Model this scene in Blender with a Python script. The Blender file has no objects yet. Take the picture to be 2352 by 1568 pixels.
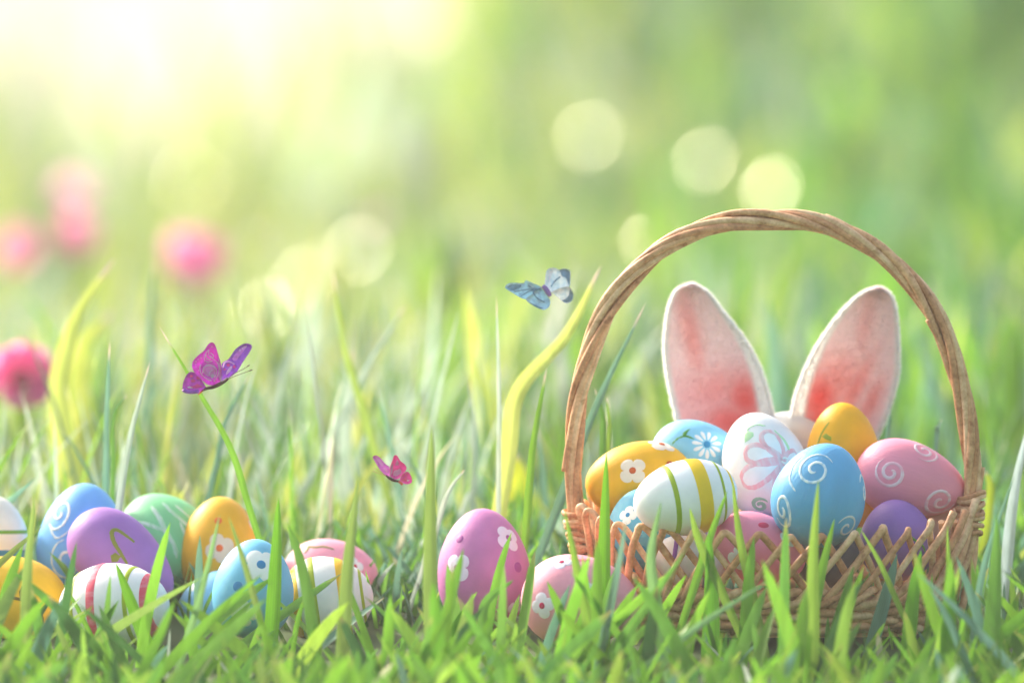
import bpy, bmesh, math, random
import numpy as np
from mathutils import Vector, Matrix
from mathutils.bvhtree import BVHTree

SC = bpy.context.scene
COL = SC.collection
rnd = random.Random(7)
rng = np.random.default_rng(11)
R = math.radians

# ------------------------------------------------------------------ camera, world, sun
DIST, ZM, WID = 6.0, 0.145, 0.49
K = WID / 2352.0                       # metres per photo unit (photo read at 2352 wide) at y = 0
cam_d = bpy.data.cameras.new('camera'); cam = bpy.data.objects.new('camera', cam_d); COL.objects.link(cam)
cam.location = (0, -DIST, ZM); cam.rotation_euler = (R(90), 0, 0)
cam_d.sensor_width = 36; cam_d.lens = 36 * DIST / WID
cam_d.clip_start = 0.05; cam_d.clip_end = 2000
cam_d.dof.use_dof = True; cam_d.dof.focus_distance = DIST - 0.01
cam_d.dof.aperture_fstop = (cam_d.lens / 1000) / 0.090
SC.camera = cam

SUN_EL, SUN_AZ = 37.0, -46.0           # azimuth from the view direction (+y), negative = left
w = bpy.data.worlds.new('World'); SC.world = w; w.use_nodes = True
nt = w.node_tree; nt.nodes.clear()
sky = nt.nodes.new('ShaderNodeTexSky'); sky.sky_type = 'NISHITA'; sky.sun_disc = False
sky.sun_elevation = R(SUN_EL); sky.sun_rotation = R(SUN_AZ)
sky.air_density = 1.0; sky.dust_density = 4.0; sky.ozone_density = 0.6
tint = nt.nodes.new('ShaderNodeMix'); tint.data_type = 'RGBA'; tint.blend_type = 'MULTIPLY'
tint.inputs[0].default_value = 1.0; tint.inputs[7].default_value = (1.06, 1.02, 0.90, 1)
bgn = nt.nodes.new('ShaderNodeBackground'); bgn.inputs[1].default_value = 0.15
outw = nt.nodes.new('ShaderNodeOutputWorld')
nt.links.new(sky.outputs[0], tint.inputs[6]); nt.links.new(tint.outputs[2], bgn.inputs[0]); nt.links.new(bgn.outputs[0], outw.inputs[0])

sd = bpy.data.lights.new('sun', 'SUN'); sd.energy = 2.6; sd.angle = R(6.0); sd.color = (1.0, 0.965, 0.90)
sun = bpy.data.objects.new('sun', sd); COL.objects.link(sun)
SUN_DIR = Vector((math.sin(R(SUN_AZ)) * math.cos(R(SUN_EL)), math.cos(R(SUN_AZ)) * math.cos(R(SUN_EL)), math.sin(R(SUN_EL))))
sun.rotation_euler = SUN_DIR.to_track_quat('Z', 'Y').to_euler()

SC.view_settings.view_transform = 'Standard'; SC.view_settings.look = 'None'
SC.view_settings.gamma = 1; SC.view_settings.exposure = 1.4; SC.view_settings.use_curve_mapping = False
SC.render.engine = 'CYCLES'
SC.cycles.use_denoising = True
try: SC.cycles.denoiser = 'OPENIMAGEDENOISE'
except Exception: pass
SC.cycles.max_bounces = 8; SC.cycles.diffuse_bounces = 4; SC.cycles.glossy_bounces = 3
SC.cycles.transmission_bounces = 5; SC.cycles.transparent_max_bounces = 8
SC.cycles.caustics_reflective = False; SC.cycles.caustics_refractive = False
SC.cycles.sample_clamp_indirect = 6

# ------------------------------------------------------------------ helpers
def P(px, py, y=0.0):
    s = (DIST + y) / DIST
    return Vector(((px - 1176) * K * s, y, ZM - (py - 784) * K * s))

def srgb(h, m=1.0):
    h = h.lstrip('#'); c = [int(h[i:i+2], 16) / 255 for i in (0, 2, 4)]
    c = [(v / 12.92 if v <= 0.04045 else ((v + 0.055) / 1.055) ** 2.4) * m for v in c]
    return (c[0], c[1], c[2], 1.0)

def tag(o, label=None, cat=None, group=None, kind=None):
    if label: o['label'] = label
    if cat: o['category'] = cat
    if group: o['group'] = group
    if kind: o['kind'] = kind
    return o

def empty(name, loc):
    o = bpy.data.objects.new(name, None); COL.objects.link(o); o.location = loc; o.empty_display_size = 0.01
    bpy.context.view_layer.update()
    return o

def link(name, me, mat=None, parent=None, origin=None):
    """mesh given in world coordinates; origin moves the object origin there"""
    o = bpy.data.objects.new(name, me); COL.objects.link(o)
    if origin is None and parent is None and len(me.vertices):
        n = len(me.vertices); a = np.empty(n * 3); me.vertices.foreach_get('co', a); a = a.reshape(-1, 3)
        origin = Vector((float((a[:, 0].min() + a[:, 0].max()) / 2), float((a[:, 1].min() + a[:, 1].max()) / 2), float(a[:, 2].min())))
    if parent is not None: origin = parent.matrix_world.translation.copy() if origin is None else origin
    me.transform(Matrix.Translation(-origin)); me.update()
    if parent is not None:
        o.parent = parent; o.location = origin - WORLD_LOC[parent.name]
    else:
        o.location = origin
    WORLD_LOC[o.name] = Vector(origin)
    if mat: me.materials.append(mat)
    return o
WORLD_LOC = {}

def thing(name, loc, label, cat, group=None):
    o = empty(name, loc); WORLD_LOC[o.name] = Vector(loc); tag(o, label, cat, group); return o

def mesh_np(name, verts, faces, colors=None, smooth=True):
    me = bpy.data.meshes.new(name)
    verts = np.asarray(verts, dtype=np.float32).reshape(-1, 3)
    if isinstance(faces, np.ndarray):
        nf, w_ = faces.shape
        me.vertices.add(len(verts)); me.vertices.foreach_set('co', verts.ravel())
        me.loops.add(nf * w_); me.loops.foreach_set('vertex_index', faces.astype(np.int32).ravel())
        me.polygons.add(nf); me.polygons.foreach_set('loop_start', np.arange(0, nf * w_, w_, dtype=np.int32))
        me.polygons.foreach_set('loop_total', np.full(nf, w_, dtype=np.int32))
        me.update(calc_edges=True)
    else:
        me.from_pydata([tuple(map(float, v)) for v in verts], [], faces); me.update()
    if colors is not None:
        at = me.color_attributes.new('tone', 'FLOAT_COLOR', 'POINT')
        c = np.ones((len(verts), 4), dtype=np.float32); colors = np.asarray(colors); c[:, :colors.shape[1]] = colors
        at.data.foreach_set('color', c.ravel())
    if smooth: me.polygons.foreach_set('use_smooth', np.ones(len(me.polygons), dtype=bool))
    return me

def nodes_mat(name):
    m = bpy.data.materials.new(name); m.use_nodes = True
    n = m.node_tree; b = n.nodes['Principled BSDF']; return m, n, b

def add_noise(n, scale, detail=3, coord='Object', stretch=None):
    tc = n.nodes.new('ShaderNodeTexCoord'); no = n.nodes.new('ShaderNodeTexNoise')
    no.inputs['Scale'].default_value = scale; no.inputs['Detail'].default_value = detail
    if stretch:
        mp = n.nodes.new('ShaderNodeMapping'); mp.inputs['Scale'].default_value = stretch
        n.links.new(tc.outputs[coord], mp.inputs[0]); n.links.new(mp.outputs[0], no.inputs['Vector'])
    else: n.links.new(tc.outputs[coord], no.inputs['Vector'])
    return no

def ramp_between(n, fac, c1, c2, p1=0.3, p2=0.7):
    r = n.nodes.new('ShaderNodeValToRGB'); r.color_ramp.elements[0].position = p1; r.color_ramp.elements[1].position = p2
    r.color_ramp.elements[0].color = c1; r.color_ramp.elements[1].color = c2
    n.links.new(fac, r.inputs[0]); return r.outputs[0]

def mulc(c, f): return (min(1, c[0] * f), min(1, c[1] * f), min(1, c[2] * f), 1)

def paint(name, col, rough=0.52, var=0.08, bump=0.3, brush=False, stretch=None, bscale=900, semi=0):
    m, n, b = nodes_mat(name); col = tuple(min(.9, c * 1.22) for c in col[:3]) + (1,)
    no = add_noise(n, 90, 4, stretch=(stretch or ((1, 1, 0.18) if brush else None)))
    n.links.new(ramp_between(n, no.outputs[0], mulc(col, 1 - var), mulc(col, 1 + var)), b.inputs['Base Color'])
    b.inputs['Roughness'].default_value = rough; b.inputs['Specular IOR Level'].default_value = 0.25
    nb = add_noise(n, bscale, 3, stretch=(stretch or ((1, 1, 0.07) if brush else None)))
    bp = n.nodes.new('ShaderNodeBump'); bp.inputs['Strength'].default_value = bump; bp.inputs['Distance'].default_value = 0.0004
    n.links.new(nb.outputs[0], bp.inputs['Height']); n.links.new(bp.outputs[0], b.inputs['Normal'])
    if semi:
        ns = add_noise(n, 420, 4, stretch=(1, .5, .25))
        n.links.new(ramp_between(n, ns.outputs[0], tuple(a * .6 + c * .4 for a, c in zip(srgb(semi), col)), col, .36, .56), b.inputs['Base Color'])
    b.inputs['Subsurface Weight'].default_value = 0.08; b.inputs['Subsurface Radius'].default_value = (0.004, 0.003, 0.002)
    b.inputs['Subsurface Scale'].default_value = 0.5
    return m
_pm = {}
def PM(h, m=1.0, **k):
    key = (h, m, tuple(sorted(k.items())))
    if key not in _pm: _pm[key] = paint('paint_' + h.strip('#'), srgb(h, m), **k)
    return _pm[key]

# ------------------------------------------------------------------ terrain
YL = [-7, -1, 0, .12, .3, .8, 3.0, 5.4, 6.4, 9, 20, 60, 900]
ZL = [-.5, -.12, 0, .022, .042, .058, .062, .13, .13, -.07, -1.0, -3, -12]
YR = [-7, -1, 0, .12, .3, .8, 2.0, 3.5, 5, 8, 12, 20, 60, 900]
ZR = [-.5, -.12, 0, .022, .045, .075, .16, .38, .68, 1.3, 1.9, 2.0, -3, -12]
def smooth_interp(y, Y, Z):
    d = 0.06 + 0.08 * np.abs(y)
    return (np.interp(y - d, Y, Z) + 2 * np.interp(y, Y, Z) + np.interp(y + d, Y, Z)) / 4
def ground(x, y):
    x = np.asarray(x, dtype=float); y = np.asarray(y, dtype=float)
    t = np.clip((x + 0.35) / 1.15, 0, 1); t = t * t * (3 - 2 * t)
    z = smooth_interp(y, YL, ZL) * (1 - t) + smooth_interp(y, YR, ZR) * t
    far = np.clip((np.abs(y) - 0.6) / 2, 0, 1)
    z = z + 0.02 * far * (np.sin(x * 3.1 + y * 1.7) + np.sin(x * 1.3 - y * 2.9 + 1)) * 0.5
    z = z + 0.0015 * np.sin(x * 37 + 1) * np.sin(y * 31)
    return z

def build_ground():
    def axis(lim, fine, n):
        t = np.linspace(-1, 1, n); return np.sign(t) * (fine * np.abs(t) + (lim - fine) * np.abs(t) ** 7)
    xs = axis(700, 1.6, 181); ys = axis(850, 3.6, 301)
    X, Y = np.meshgrid(xs, ys); Z = ground(X, Y)
    v = np.stack([X.ravel(), Y.ravel(), Z.ravel()], 1)
    ny, nx = X.shape; i = np.arange(ny - 1)[:, None] * nx + np.arange(nx - 1)[None, :]
    f = np.stack([i, i + 1, i + nx + 1, i + nx], -1).reshape(-1, 4)
    m, n, b = nodes_mat('meadow_soil')
    no = add_noise(n, 5, 6); n.links.new(ramp_between(n, no.outputs[0], (0.035, 0.05, 0.014, 1), (0.08, 0.13, 0.03, 1)), b.inputs['Base Color'])
    b.inputs['Roughness'].default_value = 0.95
    o = link('ground', mesh_np('ground', v, f), m, origin=Vector((0, 0, 0))); tag(o, kind='structure')
build_ground()

def build_haze():
    x0, x1, y0, y1, z0, z1 = -760, 760, -900, 900, -14.5, 2.9
    v = [(x, y, z) for x in (x0, x1) for y in (y0, y1) for z in (z0, z1)]
    f = [(0, 1, 3, 2), (4, 6, 7, 5), (0, 4, 5, 1), (2, 3, 7, 6), (0, 2, 6, 4), (1, 5, 7, 3)]
    me = bpy.data.meshes.new('haze'); me.from_pydata(v, [], f)
    m = bpy.data.materials.new('haze_air'); m.use_nodes = True; n = m.node_tree; n.nodes.clear()
    o = n.nodes.new('ShaderNodeOutputMaterial'); p = n.nodes.new('ShaderNodeVolumePrincipled')
    p.inputs['Color'].default_value = (1, .985, .90, 1); p.inputs['Density'].default_value = HAZE; p.inputs['Anisotropy'].default_value = .72
    n.links.new(p.outputs[0], o.inputs['Volume'])
    ob = link('haze', me, m, origin=Vector((0, 0, 0))); tag(ob, 'pale sunlit haze hanging over the meadow', 'haze', kind='stuff')
HAZE = 0.008
build_haze()

# ------------------------------------------------------------------ grass
def grass_material(name, trans=0.45, rough=0.52):
    m, n, b = nodes_mat(name)
    at = n.nodes.new('ShaderNodeAttribute'); at.attribute_name = 'tone'
    no = add_noise(n, 260, 3, stretch=(1, 1, 0.12))
    # parallel veins run along the blade: the alpha of the tone holds the place across it
    sc_ = n.nodes.new('ShaderNodeMath'); sc_.operation = 'MULTIPLY'; sc_.inputs[1].default_value = 38
    sn = n.nodes.new('ShaderNodeMath'); sn.operation = 'SINE'; ma = n.nodes.new('ShaderNodeMath'); ma.operation = 'MULTIPLY_ADD'; ma.inputs[1].default_value = .09; ma.inputs[2].default_value = .96
    n.links.new(at.outputs['Alpha'], sc_.inputs[0]); n.links.new(sc_.outputs[0], sn.inputs[0]); n.links.new(sn.outputs[0], ma.inputs[0])
    vm_ = n.nodes.new('ShaderNodeVectorMath'); vm_.operation = 'SCALE'; n.links.new(at.outputs['Color'], vm_.inputs[0]); n.links.new(ma.outputs[0], vm_.inputs['Scale'])
    mx = n.nodes.new('ShaderNodeMix'); mx.data_type = 'RGBA'; mx.blend_type = 'MULTIPLY'; mx.inputs[0].default_value = 1
    n.links.new(vm_.outputs[0], mx.inputs[6])
    n.links.new(ramp_between(n, no.outputs[0], (0.78, 0.80, 0.72, 1), (1.12, 1.1, 1.1, 1)), mx.inputs[7])
    n.links.new(mx.outputs[2], b.inputs['Base Color'])
    b.inputs['Roughness'].default_value = rough; b.inputs['Specular IOR Level'].default_value = 0.28
    tr = n.nodes.new('ShaderNodeBsdfTranslucent'); n.links.new(mx.outputs[2], tr.inputs[0])
    ms = n.nodes.new('ShaderNodeMixShader'); ms.inputs[0].default_value = trans
    n.links.new(b.outputs[0], ms.inputs[1]); n.links.new(tr.outputs[0], ms.inputs[2])
    n.links.new(ms.outputs[0], n.nodes['Material Output'].inputs['Surface'])
    return m
M_GRASS = grass_material('grass_blades')

TONES = {                             # linear base colours of fresh grass
    'fresh': (0.19, 0.42, 0.035), 'mid': (0.14, 0.33, 0.05), 'deep': (0.06, 0.17, 0.045),
    'yellow': (0.52, 0.58, 0.13), 'lime': (0.29, 0.48, 0.06), 'blue': (0.15, 0.31, 0.22),
    'pale': (0.46, 0.57, 0.48), 'olive': (0.24, 0.36, 0.08), 'straw': (0.56, 0.54, 0.38)}
def pick_tones(n, weights):
    names = list(weights); p = np.array([weights[a] for a in names], float)
    p = p / p.sum(); idx = rng.choice(len(names), n, p=p)
    c = np.array([TONES[a] for a in names])[idx]
    return c * rng.uniform(0.82, 1.18, (n, 1)) * rng.uniform(0.94, 1.06, (n, 3))

def blades(root, h, wd, leanaz, lean, face, curve, col, seg=7, fold=0.22, tipcol=None, taper=3.0, dryp=1.0):
    """numpy blades; root (n,3), h height along the spine, leanaz/lean direction and amount of lean, face yaw of the blade's width"""
    n = len(h); dry = (rng.random(n) < dryp).astype(float); t = np.linspace(0, 1, seg + 1)[None, :]                         # (1,s)
    H = h[:, None]
    off = H * (lean[:, None] * t + curve[:, None] * t ** 2.4)
    up = H * np.sqrt(np.clip(1 - (lean[:, None] * 0.6) ** 2, 0.3, 1)) * (t - 0.28 * np.abs(curve[:, None]) * t ** 3)
    dx, dy = np.cos(leanaz)[:, None], np.sin(leanaz)[:, None]
    sp = np.stack([root[:, 0:1] + off * dx, root[:, 1:2] + off * dy, root[:, 2:3] + up], -1)   # n,s,3
    W = wd[:, None] * 0.5 * (0.62 + 0.38 * np.clip(t * 5, 0, 1)) * (1 - t ** taper) ** 0.75
    tan = np.gradient(sp, axis=1); tan /= np.linalg.norm(tan, axis=2, keepdims=True) + 1e-12
    tw = face[:, None] + rng.uniform(-0.5, 0.5, (n, 1)) * t
    side = np.stack([np.cos(tw), np.sin(tw), np.zeros_like(tw)], -1)
    side = side - (side * tan).sum(-1, keepdims=True) * tan; side /= np.linalg.norm(side, axis=2, keepdims=True) + 1e-12
    nor = np.cross(tan, side)
    L = sp - side * W[..., None]; Rr = sp + side * W[..., None]; C = sp + nor * (W * fold * 2)[..., None]
    v = np.stack([L, C, Rr], 2)                                                   # n,s,3,3
    S = seg + 1
    base = (np.arange(n) * S * 3)[:, None, None]
    i = np.arange(seg)[None, :, None] * 3 + np.arange(2)[None, None, :]
    a = base + i
    f = np.stack([a, a + 1, a + 4, a + 3], -1).reshape(-1, 4)
    tt = np.broadcast_to(t[..., None], (n, S, 3))
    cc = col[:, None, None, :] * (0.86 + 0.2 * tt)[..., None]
    if tipcol is not None:
        k = np.clip((tt - 0.93) / 0.07, 0, 1)[..., None] * dry[:, None, None, None]; cc = cc * (1 - k) + np.array(tipcol) * k
    al = np.broadcast_to(np.array([0, .5, 1.0]), (n, S, 3))[..., None]
    return v.reshape(-1, 3), f, np.concatenate([np.broadcast_to(cc, v.shape), al], -1).reshape(-1, 4)

def grass_object(name, chunks, label):
    vs, fs, cs, o = [], [], [], 0
    for v, f, c in chunks: vs.append(v); fs.append(f + o); cs.append(c); o += len(v)
    ob = link(name, mesh_np(name, np.concatenate(vs), np.concatenate(fs), np.concatenate(cs)), M_GRASS, origin=Vector((0, 0, 0)))
    return tag(ob, label, 'grass', kind='stuff')

def meadow():
    ch = []
    def zone(n, y0, y1, spread, hr, wr, weightsL, weightsR, seg=5, lean=(0.05, 0.5), yb=1.0, tips=None, thin=0.0):
        y = y0 + (y1 - y0) * rng.random(n) ** yb
        x = rng.uniform(-1, 1, n) * (WID / 2 * (DIST + y) / DIST * spread + 0.05)
        kp = rng.random(n) > thin * np.clip((x + .05) / .12, 0, 1); x, y = x[kp], y[kp]; n = len(x)
        r = np.stack([x, y, ground(x, y) - 0.004], 1)
        h = rng.uniform(*hr, n) * (0.7 + 0.5 * rng.random(n)); wd = rng.uniform(*wr, n)
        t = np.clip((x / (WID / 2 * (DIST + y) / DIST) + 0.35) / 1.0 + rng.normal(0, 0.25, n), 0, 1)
        # patches of different growth, with the far left glow put into the tones
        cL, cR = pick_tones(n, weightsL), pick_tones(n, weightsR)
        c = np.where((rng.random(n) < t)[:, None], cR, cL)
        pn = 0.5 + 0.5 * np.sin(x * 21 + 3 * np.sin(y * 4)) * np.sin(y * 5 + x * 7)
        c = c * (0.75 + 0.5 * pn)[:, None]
        az = rng.uniform(0, 2 * np.pi, n); ln = rng.uniform(*lean, n)
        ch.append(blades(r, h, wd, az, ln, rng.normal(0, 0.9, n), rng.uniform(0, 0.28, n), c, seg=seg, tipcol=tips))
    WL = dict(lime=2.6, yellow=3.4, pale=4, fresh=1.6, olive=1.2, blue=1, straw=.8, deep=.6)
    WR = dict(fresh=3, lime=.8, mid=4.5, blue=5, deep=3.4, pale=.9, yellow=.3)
    UP = (.0, .32)
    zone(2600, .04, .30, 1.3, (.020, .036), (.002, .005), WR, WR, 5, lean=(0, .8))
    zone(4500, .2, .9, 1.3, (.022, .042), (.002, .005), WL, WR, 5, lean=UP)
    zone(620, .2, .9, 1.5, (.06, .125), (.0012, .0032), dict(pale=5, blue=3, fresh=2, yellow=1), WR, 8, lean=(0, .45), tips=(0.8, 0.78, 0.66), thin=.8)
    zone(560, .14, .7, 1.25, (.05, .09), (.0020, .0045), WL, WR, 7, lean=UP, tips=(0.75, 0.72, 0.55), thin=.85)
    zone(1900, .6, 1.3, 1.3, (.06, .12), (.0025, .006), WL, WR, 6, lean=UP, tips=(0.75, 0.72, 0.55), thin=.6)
    WF = dict(pale=5, straw=3, yellow=3, lime=1.6, fresh=.6)  # far left pale and straw tones raised to paint the glow into the blades
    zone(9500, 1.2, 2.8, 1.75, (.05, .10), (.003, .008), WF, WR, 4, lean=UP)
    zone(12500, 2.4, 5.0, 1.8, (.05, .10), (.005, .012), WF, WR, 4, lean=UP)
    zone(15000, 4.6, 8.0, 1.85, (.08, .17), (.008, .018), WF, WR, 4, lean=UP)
    # broad soft leaves scattered through the meadow
    zone(380, .5, 2.6, 1.3, (.08, .14), (.010, .02), dict(yellow=4, lime=2, pale=1.5), dict(lime=2, fresh=2, blue=1, deep=1, yellow=.6), 6, lean=UP)
    zone(420, 2.6, 4.6, 1.4, (.08, .13), (.02, .035), dict(yellow=3, pale=2, lime=2), dict(lime=1.5, mid=2, blue=1, yellow=.8, deep=1), 5, lean=UP)
    zone(600, 4.6, 8, 1.4, (.12, .28), (.025, .05), dict(yellow=3, pale=2, lime=2), dict(lime=1.0, mid=2, blue=2, yellow=.5, deep=2.5, pale=.6), 5, lean=UP)
    zone(170, 4.8, 6.6, 1.5, (.2, .4), (.006, .016), dict(yellow=2, pale=5, straw=3), dict(lime=2, fresh=2), 5, lean=UP, thin=1.0)
    zone(260, 5.0, 7.2, 1.45, (.18, .36), (.008, .018), dict(yellow=3, pale=4, lime=1, straw=1), dict(lime=2, fresh=2, blue=1, pale=1), 5, lean=UP)
    grass_object('meadow_grass', ch, 'soft blurred meadow grass growing behind the eggs and up the slope')
meadow()

def front_grass():
    ch = []
    def zone(n, y0, y1, tipy, wr, lean, weights, seg=7, avoid=True, hmax=.13):
        y = rng.uniform(y0, y1, n); x = rng.uniform(-1, 1, n) * (WID / 2 * 1.25)
        g = ground(x, y)
        ty = rng.uniform(*tipy, n); s = (DIST + y) / DIST
        zt = ZM - (ty - 784) * K * s
        up = zt - g; pxx = x / (K * s) + 1176; keep = (up > 0.012) & (up < hmax) & ~((ty < 1400) & (rng.random(n) < .3)) & ~((pxx < 900) & (ty < 1440) & (rng.random(n) < .35)) & ~((pxx > 1400) & (pxx < 2190) & (ty < 1370) & (rng.random(n) < .5)); x, y, g, up = x[keep], y[keep], g[keep], up[keep]; n = len(x)
        ln = rng.uniform(*lean, n); h = up / np.sqrt(np.clip(1 - (ln * .6) ** 2, .3, 1))
        az = np.where(rng.random(n) < .6, 0, np.pi) + rng.normal(0, .5, n)
        c = pick_tones(n, weights)
        wd = rng.uniform(*wr, n) * np.clip(h / 0.05, .55, 1.1)
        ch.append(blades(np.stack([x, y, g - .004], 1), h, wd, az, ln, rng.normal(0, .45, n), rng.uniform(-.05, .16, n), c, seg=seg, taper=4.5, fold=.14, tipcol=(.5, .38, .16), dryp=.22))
    W = dict(fresh=7, lime=3.2, mid=4, blue=1.1, deep=1.4, pale=.25, olive=1.6, straw=.2)
    # under and around the eggs
    zone(1300, -.02, .16, (1410, 1500), (.002, .0045), (0, .6), W, 6)
    zone(900, -.15, -.045, (1455, 1640), (.004, .0078), (0, .75), W)
    zone(900, -.30, -.12, (1465, 1660), (.005, .009), (0, .8), W)
    zone(170, -.18, -.05, (1330, 1450), (.0042, .0082), (0, .95), W)
    zone(90, -.18, -.05, (1240, 1370), (.004, .0075), (0, .6), W)
    zone(20, -.14, -.05, (1150, 1250), (.004, .006), (0, .3), W, seg=9)
    zone(75, -.16, -.05, (1260, 1430), (.0045, .007), (.5, 1.15), W, seg=9)
    zone(55, -.15, -.05, (1200, 1330), (.004, .006), (.1, .45), W, seg=9)
    zone(420, -.20, -.05, (1410, 1560), (.0014, .003), (0, .9), W)
    # ground cover all round for a step to the side
    n = 2600; y = rng.uniform(-.7, .25, n); x = rng.uniform(.27, .75, n) * rng.choice([-1, 1], n)
    ch.append(blades(np.stack([x, y, ground(x, y) - .004], 1), rng.uniform(.03, .075, n), rng.uniform(.003, .006, n), rng.uniform(0, 6.28, n),
                     rng.uniform(0, .9, n), rng.normal(0, .8, n), rng.uniform(0, .3, n), pick_tones(n, W), seg=5))
    n = 2500; y = rng.uniform(-.9, -.36, n); x = rng.uniform(-.4, .4, n)
    ch.append(blades(np.stack([x, y, ground(x, y) - .004], 1), rng.uniform(.02, .04, n), rng.uniform(.003, .006, n), rng.uniform(0, 6.28, n),
                     rng.uniform(0, .8, n), rng.normal(0, .8, n), rng.uniform(0, .3, n), pick_tones(n, W), seg=5))
    grass_object('foreground_grass', ch, 'thick fresh green grass in front of and around the eggs')
front_grass()

# ------------------------------------------------------------------ single blades one can point to
def catmull(pts, n):
    pts = [Vector(p) for p in pts]; q = [pts[0] * 2 - pts[1]] + pts + [pts[-1] * 2 - pts[-2]]
    out = []
    m = len(pts) - 1
    for i in range(n + 1):
        u = i / n * m; k = min(int(u), m - 1); t = u - k
        a, b, c, d = q[k], q[k + 1], q[k + 2], q[k + 3]
        out.append(0.5 * ((2 * b) + (c - a) * t + (2 * a - 5 * b + 4 * c - d) * t * t + (3 * b - a - 3 * c + d) * t ** 3))
    return out

def leaf_blade(name, pts, width, tone, label, cat='blade of grass', y=0.0, y2=None, group=None, seg=22, twist=0.3, face=0.0, fold=.2, tip=None, taper=3.2, basew=.75):
    """pts read in the photo (base first), y the depth of the base, y2 of the tip; widths in photo units"""
    y2 = y if y2 is None else y2
    m = len(pts)
    wp = [P(p[0], p[1], y + (y2 - y) * i / (m - 1)) for i, p in enumerate(pts)]
    # root goes on down into the turf
    g = float(ground(wp[0].x, wp[0].y))
    if wp[0].z > g + .003:
        d = (wp[0] - wp[1]).normalized(); d.z = min(d.z, -.55); d.normalize()
        wp = [wp[0] + d * ((wp[0].z - g + .003) / -d.z)] + wp
    sp = catmull(wp, seg); vs, cs = [], []
    tn = np.array(TONES[tone]) if isinstance(tone, str) else np.array(tone)
    rib = 5
    for i, p in enumerate(sp):
        t = i / seg
        a = sp[min(i + 1, seg)] - sp[max(i - 1, 0)]; a.normalize()
        an = face + twist * (t - .5)
        s = Vector((math.cos(an), math.sin(an), 0)); s = (s - a * s.dot(a)).normalized()
        nn = a.cross(s)
        hw = width * K * .5 * (basew + (1 - basew) * min(1, t * 3)) * max(0, 1 - t ** taper) ** .8
        for j in range(rib):
            u = j / (rib - 1) * 2 - 1
            vs.append(p + s * hw * u + nn * hw * fold * 2 * (1 - abs(u)))
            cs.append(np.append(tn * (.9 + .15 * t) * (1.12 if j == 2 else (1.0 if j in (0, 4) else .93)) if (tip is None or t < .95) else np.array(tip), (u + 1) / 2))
    f = [(i * rib + j, i * rib + j + 1, (i + 1) * rib + j + 1, (i + 1) * rib + j) for i in range(seg) for j in range(rib - 1)]
    o = link(name, mesh_np(name, np.array([tuple(v) for v in vs]), np.array(f), np.array(cs)), M_GRASS)
    return tag(o, label, cat, group)

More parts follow.
